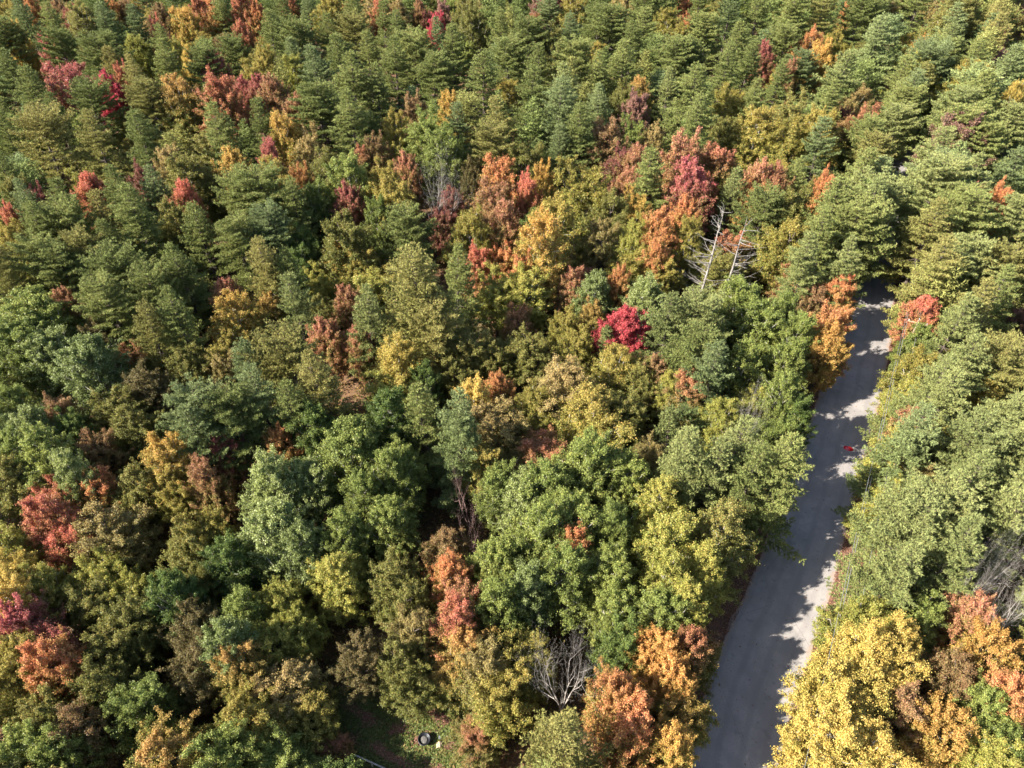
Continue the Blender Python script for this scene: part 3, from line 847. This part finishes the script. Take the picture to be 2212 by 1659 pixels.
for k_, P_ in enumerate(OPEN):
    cx_, cy_ = sum(p[0] for p in P_) / len(P_), sum(p[1] for p in P_) / len(P_)
    near_t = min((t for t in TREES), key=lambda t: math.hypot(t['F'][0] - cx_, t['F'][1] - cy_) - 60 * (t['kind'] in 'xr'))
    OPENY.append(1e9 if k_ in (0, 1, 4) else (82 if k_ == 3 else near_t['y'] + 1.5))
def blocks(X, Y, R_, h):
    for z in (h * .95, h * .7, h * .45):
        for dx in (-R_, 0, R_):
            px, py, dep = project(X + dx * .85, Y, z)
            if any(Y < oy and in_poly(px, py, P) for P, oy in zip(OPEN, OPENY)):
                return True
        px, py, _ = project(X, Y + R_ * .6, z)
        if any(Y < oy and in_poly(px, py, P) for P, oy in zip(OPEN, OPENY)): return True
    return False


def region(fx, fy):
    """what grows between the trees picked one by one: share of pines, palettes"""
    if fx > 1900 and fy > 150: return (.85, ['gl', 'gy', 'gp', 'gl'], ['yg', 'og', 'ol'])
    if fy > 1100: return (.08, ['gp'], ['ol', 'ol', 'og', 'db', 'dg', 'lg'])
    if fy < 60: return (.55, ['gp', 'gb', 'gp'], ['ol', 'og', 'lg', 'sa', 'or', 'tn'] if fx < 900 else ['ol', 'og', 'lg', 'tn'])
    if fy < 330: return (.78 if fx > 500 else .68, ['gp', 'gp', 'gb', 'gy'], ['ol', 'og', 'lg', 'tn'])
    if fx < 850: return (.6 if fy < 850 else .25, ['gp', 'gy', 'gb'], ['ol', 'dg', 'ol', 'og', 'db'])
    return (.12, ['gl', 'gp'], ['ol', 'og', 'og', 'dg', 'rg', 'lg'])


EX = np.array([(t['x'], t['y'], t['D']) for t in TREES])
fill = []
y = -6.0
cand = []
for _ in range(14000):
    Y = rt.uniform(-4, 305)
    dep0 = Y * math.cos(PITCH) + H_CAM * math.sin(PITCH)
    half = dep0 * .72 + 10
    X = rt.uniform(-half, half)
    cand.append((X, Y))
allp = [tuple(e) for e in EX]
HT = np.array([(t['F'][0], t['F'][1], project(t['x'], t['y'], t['h'] * .7)[2], t['kind'] in 'mbxr') for t in TREES])
for X, Y in cand:
    D = rt.uniform(6.2, 8.6)
    A_ = np.array(allp)
    d = np.hypot(A_[:, 0] - X, A_[:, 1] - Y)
    if (d < .36 * (A_[:, 2] + D)).any(): continue
    dr = abs(road_dist(X, Y))
    if dr < RW / 2 + 2.4: continue
    if any(in_poly(X, Y, [tuple(p) for p in cw]) for _ in (0,)): continue
    px, py, _ = project(X, Y, 9)
    pp, pines, broads = region(px, py)
    if rt.random() < pp:
        kind, pc = 'p', pines[rt.integers(len(pines))]
    else:
        kind, pc = 'mobba'[rt.integers(5)], broads[rt.integers(len(broads))]
        if kind == 'm' and pc in ('ol', 'db'): kind = 'o'
    pr = PROTO[kind][rt.integers(len(PROTO[kind]))]
    h = pr['H'] * rt.uniform(.78, .98) * (.9 if Y < 140 else 1)
    if kind == 'p' and Y < 140: h *= .9
    ok = False
    for _try in range(3):
        fx_, fy_, fd_ = project(X, Y, h * .75)
        rad_ = D / 2 * FPX / fd_ * .75
        near_ = np.zeros(len(HT), bool)
        for q_ in (.55, .78, 1.0):
            fx_, fy_, _d = project(X, Y, h * q_)
            near_ |= (HT[:, 2] > fd_ + 1) & (np.hypot(HT[:, 0] - fx_, HT[:, 1] - fy_) < rad_ * np.where(HT[:, 3] > 0, 1.2 if q_ > .6 else .9, .75))
        if not near_.any(): ok = True; break
        h *= .82
    if not ok: continue
    if blocks(X, Y, D / 2, h):
        if blocks(X, Y, 2, 4.5) or kind == 'p': continue
        if any(in_poly(*project(X, Y, 2)[:2], P) for P in OPEN[:2]): continue
        h, D = rt.uniform(4, 5.5), rt.uniform(4, 5.2)
        if blocks(X, Y, D / 2, h) and any(in_poly(*project(X, Y, h)[:2], P) for P in OPEN[:2] + OPEN[3:6]): continue
    allp.append((X, Y, D))
    TREES.append(dict(x=X, y=Y, D=D, h=h, kind=kind, pal=pc, F=project(X, Y, h * .7)[:2], pr=pr, land=None, hand=False))
print('trees', len(TREES), 'hand', len(EX), {k: sum(t['kind'] == k for t in TREES) for k in 'pymobaxr'})

# what the photograph can show of each tree: near crowns cover far ones
VW, VH, VS = 553 + 80, 415 + 60, 4.0
cov = np.zeros((VH, VW), dtype=bool)
yy_, xx_ = np.mgrid[0:VH, 0:VW]
for t in sorted(TREES, key=lambda t: project(t['x'], t['y'], t['h'] * .6)[2]):
    zc = t['h'] * (.62 if t['kind'] != 'p' else .58)
    px, py, dep = project(t['x'], t['y'], zc)
    rx = t['D'] / 2 * FPX / dep * .9 / VS
    ry = math.hypot(t['h'] * .38 * math.cos(PITCH), t['D'] / 2 * math.sin(PITCH)) * FPX / dep * .9 / VS
    cx, cy = px / VS + 40, py / VS + 30
    x0, x1 = int(max(0, cx - rx)), int(min(VW, cx + rx + 2)); y0, y1 = int(max(0, cy - ry)), int(min(VH, cy + ry + 2))
    t['vis'] = 0
    if x1 > x0 and y1 > y0:
        e = ((xx_[y0:y1, x0:x1] - cx) / rx) ** 2 + ((yy_[y0:y1, x0:x1] - cy) / ry) ** 2 < 1
        t['vis'] = int((e & ~cov[y0:y1, x0:x1]).sum())
        if t['kind'] not in 'xr':
            cov[y0:y1, x0:x1] |= ((xx_[y0:y1, x0:x1] - cx) / rx) ** 2 + ((yy_[y0:y1, x0:x1] - cy) / ry) ** 2 < .8
    t['near'] = project(t['x'], t['y'], 0)[2] < 90
TREES = [t for t in TREES if t['hand'] or t['vis'] > 4 or (t['near'] and t['x'] < 0 and t['vis'] > 0)]
pn = sorted([t for t in TREES if t['kind'] in 'py'], key=lambda t: -t['vis'] - 400 * bool(t['land']))
FARP = pn[296:]
fid = {id(t) for t in FARP}
TREES = [t for t in TREES if id(t) not in fid]
print('trees', len(TREES), 'far pines', len(FARP), {k: sum(t['kind'] == k for t in TREES) for k in 'pymobaxr'})

# ------------------------------------------------------------------ labels that single out each tree
for t in TREES:
    px, py, dep = project(t['x'], t['y'], t['h'] * .7)
    t['P'] = (px, py)
    t['name'], kw, t['cat'] = KINDW[t['kind']]
    adj = {'gr': 'grey', 'rd': 'reddish'}.get(t['pal']) or PAL[t['pal']][1]
    hz = 'short' if t['h'] < t['pr']['H'] * .82 else ('tall' if t['h'] > t['pr']['H'] * 1.06 else '')
    wz = 'narrow' if t['D'] < 6.3 else ('broad' if t['D'] > 9.3 else '')
    t['look'] = ' '.join(x for x in (hz or wz, adj, kw) if x)
LAND = [t for t in TREES if t['land']]
ORD_ = ['nearest', 'second nearest', 'third nearest', 'fourth nearest', 'fifth nearest', 'sixth nearest', 'seventh nearest', 'eighth nearest', 'ninth nearest', 'tenth nearest',
       'eleventh nearest', 'twelfth nearest', 'thirteenth nearest', 'fourteenth nearest', 'fifteenth nearest', 'sixteenth nearest']
ORD = ORD_ + ['seventeenth nearest', 'eighteenth nearest', 'nineteenth nearest', 'twentieth nearest', 'twenty-first nearest', 'twenty-second nearest', 'twenty-third nearest', 'twenty-fourth nearest']
buck = {}
for t in TREES:
    if t['land']:
        t['label'] = t['land']
        continue
    if not (-40 < t['P'][0] < 2252 and -60 < t['P'][1] < 1720):
        t['rel'] = None
    best = min(LAND, key=lambda l: math.dist(l['P'], t['P']))
    dx, dy = t['P'][0] - best['P'][0], t['P'][1] - best['P'][1]
    if abs(dx) > abs(dy): rel = 'right of' if dx > 0 else 'left of'
    else: rel = 'in front of' if dy > 0 else 'behind'
    buck.setdefault((t['look'], rel, best['land']), []).append((math.dist(best['P'], t['P']), id(t), t))
for (look, rel, lm), L in buck.items():
    L.sort()
    for i, (_, _, t) in enumerate(L):
        t['label'] = f"{look} {rel} the {lm}" if len(L) == 1 else f"{look}, {ORD[min(i, 23)]} {rel} the {lm}"
        if len(t['label'].split()) > 16: t['label'] = t['label'].replace(' of the ' + lm, ' of ' + lm).replace('behind the ' + lm, 'behind ' + lm)
        if len(t['label'].split()) > 16: t['label'] = t['label'].replace(' the upper', ' upper')

# ------------------------------------------------------------------ plant them
def plant(t):
    k = t['kind']; pr = t['pr']
    root = empty(t['name'], (t['x'], t['y'], 0), t['label'], t['cat'], GROUPN[k])
    root.rotation_euler = (rt.normal() * .03, rt.normal() * .03, rt.uniform(0, 6.283))
    s = t['D'] / pr['D']
    root.scale = (s * rt.uniform(.94, 1.08), s * rt.uniform(.94, 1.08), t['h'] / pr['H'])
    tr = link(bpy.data.objects.new('trunk', pr['trunk'])); tr.parent = root
    if pr['crown']:
        c = link(bpy.data.objects.new('crown', pr['crown'])); c.parent = root
        sp = PAL[t['pal']][0]
        for q, hx in zip(('leaf_main', 'leaf_spray', 'leaf_top', 'leaf_odd'), sp):
            c[q] = hexlin(hx)[:3]
        c['top_amount'] = float(sp[4])
    return root
for t in TREES:
    plant(t)

# the pines beyond the three hundred that show largest: one object
def far_pines():
    V, AT, TI = [], [], []
    r = np.random.default_rng(77)
    src = {}
    for t in FARP:
        pr = t['pr']; key = id(pr)
        if key not in src:
            me = pr['crown']; n = len(me.vertices); print('pine', n // 3)
            co = np.empty(n * 3, np.float32); me.vertices.foreach_get('co', co)
            at = np.empty(len(me.polygons) * 3, np.float32); me.attributes['v'].data.foreach_get('vector', at)
            src[key] = (co.reshape(-1, 3, 3), at.reshape(-1, 3))
        co, at = src[key]
        pick = r.choice(len(co), 6500, replace=len(co) < 6500)
        tri = co[pick].astype(float)
        c = tri.mean(1, keepdims=True)
        tri = c + (tri - c) * np.array((2.3, 2.3, 1.9))
        a = r.uniform(0, 6.283); s = t['D'] / pr['D']
        x = (tri[..., 0] * math.cos(a) - tri[..., 1] * math.sin(a)) * s + t['x']
        y = (tri[..., 0] * math.sin(a) + tri[..., 1] * math.cos(a)) * s + t['y']
        z = tri[..., 2] * t['h'] / pr['H']
        V.append(np.stack([x, y, z], -1).reshape(-1, 3)); AT.append(at[pick])
        A, B, T_, O = [np.array(hexlin(q)[:3]) for q in PAL[t['pal']][0][:4]]
        k = np.clip((at[pick][:, :1] - .55) / .25, 0, 1)
        cl = A * (1 - k) + B * k
        k = np.clip((at[pick][:, 2:] - .45) / .55, 0, 1) * .5
        cl = cl * (1 - k) + T_ * k
        TI.append(cl * r.uniform(.88, 1.1))
    V, AT, TI = np.concatenate(V), np.concatenate(AT), np.concatenate(TI)
    me = mesh_np('far_pines', V, 3, AT, [leaf_mat('far pine needles', per_face=True, gloss=.7, trans=.2, spec_l=.1)])
    ta = me.attributes.new('tint', 'FLOAT_VECTOR', 'FACE')
    ta.data.foreach_set('vector', TI.astype(np.float32).ravel())
    return me
tag(link(bpy.data.objects.new('far_pines', far_pines())), 'smaller and half hidden pines filling in between the other trees', 'pines', kind='stuff')

# the two bleached dead trees and the leaning dead trunk at the right edge
for i, (fx, fy, h, lab) in enumerate([(1549, 447, 18, 'left one of two bleached dead trees, bare branches spread to the left'),
                                      (1599, 467, 17, 'right one of two bleached dead trees, with a forked upper crown')]):
    X, Y, _ = ground(fx, fy, h)
    root = empty('dead_tree', (X, Y, 0), lab, 'dead tree', 'bleached dead trees')
    root.rotation_euler = (0, math.radians(3), 0)
    o = link(bpy.data.objects.new('trunk', make_snag(71 + i, h, [2.6, -.3][i]))); o.parent = root
X, Y, _ = ground(2260, 1560, 0)
T = Tubes()
T.tube([(0, 0, -.3), (.5, 1.2, 3.5), (1.2, 2.6, 7), (2.2, 3.6, 9.5)], [.42, .36, .27, .12], 9)
r9 = np.random.default_rng(4)
for k in range(26):
    t_ = r9.uniform(.15, 1); b = np.array((2.2 * t_ ** 1.5, 3.6 * t_, 9.5 * t_)); a = r9.uniform(0, 6.28); L = r9.uniform(1, 3.2)
    e = b + np.array((math.cos(a) * L, math.sin(a) * L, r9.uniform(-.3, .9)))
    T.tube([b, (b + e) / 2 + r9.normal(size=3) * .15, e], [.06, .035, .008], 4)
root = empty('dead_tree', (X, Y, 0), 'thick pale dead trunk leaning in at the right edge', 'dead tree')
o = link(bpy.data.objects.new('trunk', T.mesh('trunk', [DEAD]))); o.parent = root

# ------------------------------------------------------------------ undergrowth, litter and grass (nobody could count them)
def undergrowth():
    r = np.random.default_rng(17)
    cen, siz, cr = [], [], []
    A_ = np.array([tuple(p) for p in cw])
    cwl = [tuple(p) for p in cw]
    n = 0
    while n < 5200:
        Y = r.uniform(2, 250) if r.random() < .45 else r.uniform(2, 110)
        half = (Y * .743 + 40) * .74
        X = r.uniform(-half, half)
        if abs(road_dist(X, Y)) < RW / 2 + 1.5 or in_poly(X, Y, cwl): continue
        n += 1
        big = r.uniform(.5, 1.5) if r.random() < .75 else r.uniform(1.3, 2.3)
        k = int(60 * big)
        d = r.normal(size=(k, 3)) * np.array((big * .55, big * .55, big * .42))
        d[:, 2] = np.abs(d[:, 2]) * 1.2 + .1
        cen.append(d + np.array((X, Y, 0))); siz.append(np.full(k, .22 if Y < 110 else .34)); cr.append(np.full(k, r.random()))
    cen = np.concatenate(cen); siz = np.concatenate(siz) * r.uniform(.6, 1.3, len(cen)); cr = np.concatenate(cr)
    nrm = unit(r.normal(size=(len(cen), 3)) * .6 + np.array((0, 0, .8)))
    v, at = leaf_quads(r, cen, nrm, siz, np.stack([cr, r.random(len(cen)), r.random(len(cen))], 1))
    return mesh_np('undergrowth', v, 4, at, [leaf_mat('undergrowth leaves', ('4f5a2a', '7a5a34', '8a6a34', 'a0803c', .5))])
tag(link(bpy.data.objects.new('undergrowth', undergrowth())), 'low shrubs and saplings filling the forest floor between the trees', 'undergrowth', kind='stuff')


def litter(name, pts, z, size, mat, seed, lift=.06):
    r = np.random.default_rng(seed)
    n = len(pts)
    cen = np.column_stack([pts, z + r.random(n) * lift])
    nrm = unit(r.normal(size=(n, 3)) * .35 + np.array((0, 0, 1)))
    v, at = leaf_quads(r, cen, nrm, size * r.uniform(.6, 1.3, n), np.stack([r.random(n), r.random(n), r.random(n)], 1))
    return mesh_np(name, v, 4, at, [mat])
r = np.random.default_rng(23)
ii = r.integers(0, 90, 26000)
side = r.random(26000)
off = np.where(side < .5, r.gamma(1.5, .45, 26000) - .1, -RW + .15 - r.gamma(1.5, .4, 26000))
few = r.random(26000) < .03
off = np.where(few, r.uniform(-RW, 0, 26000), off)
pts = EP[ii] + (EP[ii + 1] - EP[ii]) * r.random((26000, 1)) + NRIGHT[ii] * off[:, None]
tag(link(bpy.data.objects.new('fallen_leaves', litter('fallen_leaves', pts, .04, .13, leaf_mat('fallen leaves', ('7a5040', '8a644c', '86604a', 'a08460', .5)), 24))),
    'reddish brown leaves fallen along both edges of the road', 'fallen leaves', kind='stuff')
# grass and leaves on the clearing
r = np.random.default_rng(29)
mn, mxx = cw.min(0), cw.max(0)
g = r.uniform(mn, mxx, size=(60000, 2))
keep = np.array([in_poly(p[0], p[1], [tuple(q) for q in cw]) for p in g])
g = g[keep]
tuft = np.sin(g[:, 0] * 2.1 + np.sin(g[:, 1] * 1.7) * 2) + np.sin(g[:, 1] * 2.9 + g[:, 0]) + r.normal(size=len(g)) * .7
gg = g[tuft > -.3]
tag(link(bpy.data.objects.new('grass', litter('grass', gg, .03, .15, leaf_mat('grass tufts', ('59652c', '6c7636', '6c6030', '7c6a3a', .3)), 30, lift=.16))),
    'uneven tufted grass with brown patches in the clearing', 'grass', kind='stuff')
gl_ = g[(tuft <= .2)]
tag(link(bpy.data.objects.new('fallen_leaves', litter('fallen_leaves', gl_, .03, .1, bpy.data.materials['fallen leaves'], 31))),
    'brown leaves lying among the grass of the clearing', 'fallen leaves', kind='stuff')

# ------------------------------------------------------------------ utility poles and lines on the right side of the road
POLEM = bark_mat('weathered pole wood', '7a6a54', '93836a', 5)
WIREM = plain_mat('grey cable', '6f7074', .5)
PORC = plain_mat('grey porcelain', 'a8a8a8', .3)
pole_i = [int(v) for v in np.linspace(8, len(EP) - 40, 6)]
HP = 7.9
poles = []
for q, i in enumerate(pole_i):
    p = EP[i] + NRIGHT[i] * .9
    root = empty('utility_pole', (p[0], p[1], 0), None, 'utility pole', 'wooden poles along the road')
    labs = ['wooden utility pole nearest the camera, right of the road', 'second wooden utility pole along the road, between yellow birches and pines',
            'third wooden utility pole along the road, among the pale pines', 'fourth wooden utility pole along the road, beyond the vivid green maple',
            'fifth wooden utility pole, standing where the far road shows between pines', 'farthest wooden utility pole along the road']
    root['label'] = labs[q]
    root.rotation_euler[2] = math.atan2(tg[i][1], tg[i][0])
    T = Tubes(); T.tube([(0, 0, -.2), (0, 0, 4), (0, 0, HP + .5)], [.16, .14, .11], 10)
    o = link(bpy.data.objects.new('post', T.mesh('post', [POLEM]))); o.parent = root
    T = Tubes(); T.tube([(0, -1.1, HP), (0, 1.1, HP)], [.07, .07], 4)
    T.tube([(0.02, -.6, HP - .03), (0.02, 0, HP - .6)], [.025, .025], 4)
    o = link(bpy.data.objects.new('crossarm', T.mesh('crossarm', [POLEM], smooth=False))); o.parent = root
    for yy in (-1.0, 0.0, 1.0):
        T = Tubes(); z0 = HP + (.05 if yy else .5)
        T.tube([(0, yy, z0), (0, yy, z0 + .08), (0, yy, z0 + .16), (0, yy, z0 + .2)], [.03, .06, .045, .02], 8)
        o = link(bpy.data.objects.new('insulator', T.mesh('insulator', [PORC]))); o.parent = root
    poles.append(i)
for wi, (dd, zz, rad, lab) in enumerate([(-.5, HP + .15, .018, 'grey overhead wire nearest the road, running along its right edge'),
                                (-.1, HP - .9, .026, 'thick low overhead cable running along the right of the road'),
                                (1.0, HP + .15, .018, 'grey overhead wire farthest from the road, running past the pines')]):
    T = Tubes()
    pl = []
    for a, b in zip(poles[:-1], poles[1:]):
        pa = EP[a] + NRIGHT[a] * dd; pb = EP[b] + NRIGHT[b] * dd
        for k in range(14):
            t_ = k / 14
            p = pa * (1 - t_) + pb * t_
            pl.append((p[0], p[1], zz - 4 * .55 * t_ * (1 - t_)))
    # a further run towards and past the camera
    a = poles[0]; pa = EP[a] + NRIGHT[a] * dd
    pre = [(pa[0] - tg[a][0] * s_, pa[1] - tg[a][1] * s_, zz - .5 * math.sin(math.pi * s_ / 36)) for s_ in (30, 24, 18, 12, 6)]
    T.tube(pre + pl, [rad] * (len(pl) + 5), 5)
    tag(link(bpy.data.objects.new('overhead_wire', T.mesh('overhead_wire', [WIREM]))), lab, 'power line', 'wires along the road')

# ------------------------------------------------------------------ the small things
def bm_obj(name, bm, mat, parent=None, smooth=True):
    me = bpy.data.meshes.new(name)
    bm.to_mesh(me); bm.free()
    me.materials.append(mat)
    for p in me.polygons: p.use_smooth = smooth
    o = link(bpy.data.objects.new(name, me))
    o.parent = parent
    return o
import bmesh
# glossy red oval on the road: an overturned plastic sled, its pale cord loops to the left
X, Y, _ = ground(1833, 968, .1)
root = empty('sled', (X, Y, .035), 'glossy red oval sled lying on the shaded road', 'sled')
root.rotation_euler[2] = math.radians(-24)
bm = bmesh.new()
ring = []
n = 40
for j in range(9):
    t_ = j / 8
    rr = math.sin(t_ * math.pi / 2 * .98 + .02)
    zz = .2 * math.cos(t_ * math.pi / 2)
    row = []
    for k in range(n):
        a = 2 * math.pi * k / n
        ridge = .018 * max(0, math.cos(a * 5)) * math.sin(t_ * math.pi)
        row.append(bm.verts.new((math.cos(a) * rr * .52, math.sin(a) * rr * .33, zz + ridge)))
    ring.append(row)
for t_ in range(8):
    for k in range(n):
        bm.faces.new((ring[t_][k], ring[t_][(k + 1) % n], ring[t_ + 1][(k + 1) % n], ring[t_ + 1][k]))
bm.faces.new(ring[0])
rim = [bm.verts.new((v.co.x * 1.07, v.co.y * 1.09, 0.0)) for v in ring[-1]]
for k in range(n):
    bm.faces.new((ring[-1][k], ring[-1][(k + 1) % n], rim[(k + 1) % n], rim[k]))
m, nn_, b_ = new_mat('glossy red plastic')
b_.inputs['Base Color'].default_value = hexlin('c80d24'); b_.inputs['Roughness'].default_value = .18; b_.inputs['Coat Weight'].default_value = .6
bm_obj('shell', bm, m, root)
PALE = plain_mat('pale plastic', 'd8d4d0', .4)
for s in (-1, 1):
    T = Tubes(); T.tube([(-.5, .1 * s + .02, .06), (-.68, .1 * s + .06, .09), (-.86, .09 * s + .1, .03)], [.022, .022, .018], 6)
    o = link(bpy.data.objects.new('handle', T.mesh('handle', [PALE]))); o.parent = root

# dark round fire bowl on the grass
X, Y, _ = ground(917, 1600, .2)
root = empty('fire_bowl', (X, Y, .02), 'dark round metal fire bowl standing on the clearing grass', 'fire bowl')
IRON = plain_mat('sooty iron', '1c1e22', .45, '2c2e34', 12, metallic=.5)
def lathe(prof, n=28):
    bm = bmesh.new(); rows = []
    for (r0, z0) in prof:
        rows.append([bm.verts.new((math.cos(2 * math.pi * k / n) * r0, math.sin(2 * math.pi * k / n) * r0, z0)) for k in range(n)])
    for a, b in zip(rows[:-1], rows[1:]):
        for k in range(n):
            bm.faces.new((a[k], a[(k + 1) % n], b[(k + 1) % n], b[k]))
    bm.faces.new(rows[0][::-1]); bm.faces.new(rows[-1])
    return bm
bm_obj('bowl', lathe([(.1, .2), (.28, .25), (.42, .38), (.47, .52), (.52, .54), (.52, .56), (.45, .55), (.38, .42), (.2, .34)]), IRON, root)
bm_obj('ash', lathe([(.3, .355), (.33, .39), (.2, .43), (.05, .45)], 16), plain_mat('ash and charcoal', '3a3836', .9, '6a6662', 20), root)
for k in range(3):
    a = 2.1 * k + .4
    T = Tubes(); T.tube([(math.cos(a) * .46, math.sin(a) * .46, 0), (math.cos(a) * .3, math.sin(a) * .3, .27)], [.025, .025], 6)
    o = link(bpy.data.objects.new('leg', T.mesh('leg', [IRON]))); o.parent = root

def rock(fx, fy, size, lab, seed, col=('a08c74', 'b8a488'), sq=(1, .8, .6)):
    X, Y, _ = ground(fx, fy, .1)
    r = np.random.default_rng(seed)
    bm = bmesh.new()
    bmesh.ops.create_icosphere(bm, subdivisions=3, radius=size)
    for v in bm.verts:
        c = v.co
        k = 1 + .16 * math.sin(c.x * 7 / size + seed) * math.cos(c.y * 5 / size) + .1 * math.sin(c.z * 6 / size + 2) + r.normal() * .02
        m_ = max(abs(c.x), abs(c.y), abs(c.z)) / size
        v.co = Vector((c.x * sq[0], c.y * sq[1], c.z * sq[2])) * k * (.72 + .28 / m_ * .8)
    o = bm_obj('rock', bm, plain_mat('stone ' + str(seed), col[0], .9, col[1], 6), None, False)
    o.location = (X, Y, size * .35); o.rotation_euler = (0.1, .1, seed)
    return tag(o, lab, 'rock')
rock(949, 1609, .3, 'tan squarish rock right of the fire bowl in the clearing', 1)
rock(950, 1592, .2, 'small grey rock behind the tan rock in the clearing', 2, ('55585a', '77797a'))

# grey wooden rail with posts at the bottom of the clearing
xa, ya, _ = ground(759, 1628, .9); xb, yb, _ = ground(838, 1663, .9)
root = empty('wooden_rail', (xa, ya, 0), 'weathered grey rail on short posts at the bottom of the clearing', 'wooden rail')
GREYW = bark_mat('weathered grey wood', '8f8c86', 'b5b1aa', 7)
dx, dy = xb - xa, yb - ya
T = Tubes(); T.tube([(-.15 * dx, -.15 * dy, .9), (dx * .5, dy * .5, .93), (dx * 1.2, dy * 1.2, .9)], [.07, .07, .07], 4)
o = link(bpy.data.objects.new('rail', T.mesh('rail', [GREYW], smooth=False))); o.parent = root
for t_ in (0.0, .55, 1.1):
    T = Tubes(); T.tube([(dx * t_, dy * t_, -.1), (dx * t_, dy * t_, .84)], [.07, .06], 6)
    o = link(bpy.data.objects.new('post', T.mesh('post', [GREYW]))); o.parent = root

def rbox(sx, sy, sz, bev=.03):
    bm = bmesh.new()
    bmesh.ops.create_cube(bm, size=1)
    for v in bm.verts: v.co = Vector((v.co.x * sx, v.co.y * sy, (v.co.z + .5) * sz))
    bmesh.ops.bevel(bm, geom=list(bm.edges), offset=bev, segments=2, affect='EDGES')
    return bm
# blue bin and white chair half under the bottom-left trees, pink float
X, Y, _ = ground(656, 1621, .3)
root = empty('storage_bin', (X, Y, .02), 'small blue bin with a pale lid under the bottom trees', 'bin')
BLUE = plain_mat('blue plastic', '2f6fb0', .4)
bm_obj('body', rbox(.55, .42, .42), BLUE, root)
o = bm_obj('lid', rbox(.6, .47, .06, .02), plain_mat('light blue plastic', '5c9ad0', .4), root); o.location.z = .423
X, Y, _ = ground(656, 1606, .4)
root = empty('garden_chair', (X, Y, .02), 'white plastic garden chair behind the blue bin', 'chair')
root.rotation_euler[2] = .7
WHT = plain_mat('white plastic', 'd6d6d2', .4)
o = bm_obj('seat', rbox(.5, .48, .05, .02), WHT, root); o.location.z = .4
o = bm_obj('backrest', rbox(.5, .05, .5, .02), WHT, root); o.location = (0, .25, .452)
for sx in (-1, 1):
    for sy in (-1, 1):
        T = Tubes(); T.tube([(sx * .24, sy * .22, 0), (sx * .2, sy * .19, .4)], [.025, .03], 6)
        o = link(bpy.data.objects.new('leg', T.mesh('leg', [WHT]))); o.parent = root
    T = Tubes(); T.tube([(sx * .26, -.2, .42), (sx * .26, -.2, .62), (sx * .26, .22, .66)], [.02, .02, .02], 6)
    o = link(bpy.data.objects.new('armrest', T.mesh('armrest', [WHT]))); o.parent = root
X, Y, _ = ground(711, 1634, .3)
T = Tubes()
T.tube([(-.45, .75, .12), (-.3, .4, .16), (0, 0, .17), (.22, -.35, .16), (.3, -.7, .12)], [.03, .1, .12, .11, .03], 10)
o = link(bpy.data.objects.new('pool_noodle', T.mesh('pool_noodle', [plain_mat('hot pink foam', 'd8328c', .5)])))
o.location = (X, Y, .03)
tag(o, 'hot pink foam float lying between the small salmon maples', 'float')

# ------------------------------------------------------------------ the thin air haze that pales the far trees
HAZE_DENSITY = 0
if HAZE_DENSITY:
    bm = bmesh.new()
    bmesh.ops.create_cube(bm, size=1)
    for v in bm.verts: v.co = Vector((v.co.x * 1900, v.co.y * 2250 + 850, -1 if v.co.z < 0 else 66))
    me = bpy.data.meshes.new('haze'); bm.to_mesh(me); bm.free()
    m = bpy.data.materials.new('haze'); m.use_nodes = True; n = m.node_tree
    n.nodes.remove(n.nodes['Principled BSDF'])
    pv = N(n, 'ShaderNodeVolumePrincipled'); pv.inputs['Color'].default_value = (.93, .94, .97, 1); pv.inputs['Density'].default_value = HAZE_DENSITY
    pv.inputs['Anisotropy'].default_value = .2
    n.links.new(pv.outputs[0], n.nodes['Material Output'].inputs['Volume'])
    me.materials.append(m)
    tag(link(bpy.data.objects.new('haze', me)), 'thin pale haze in the air over the forest', 'haze', kind='stuff')
    C.cycles.volume_bounces = 0
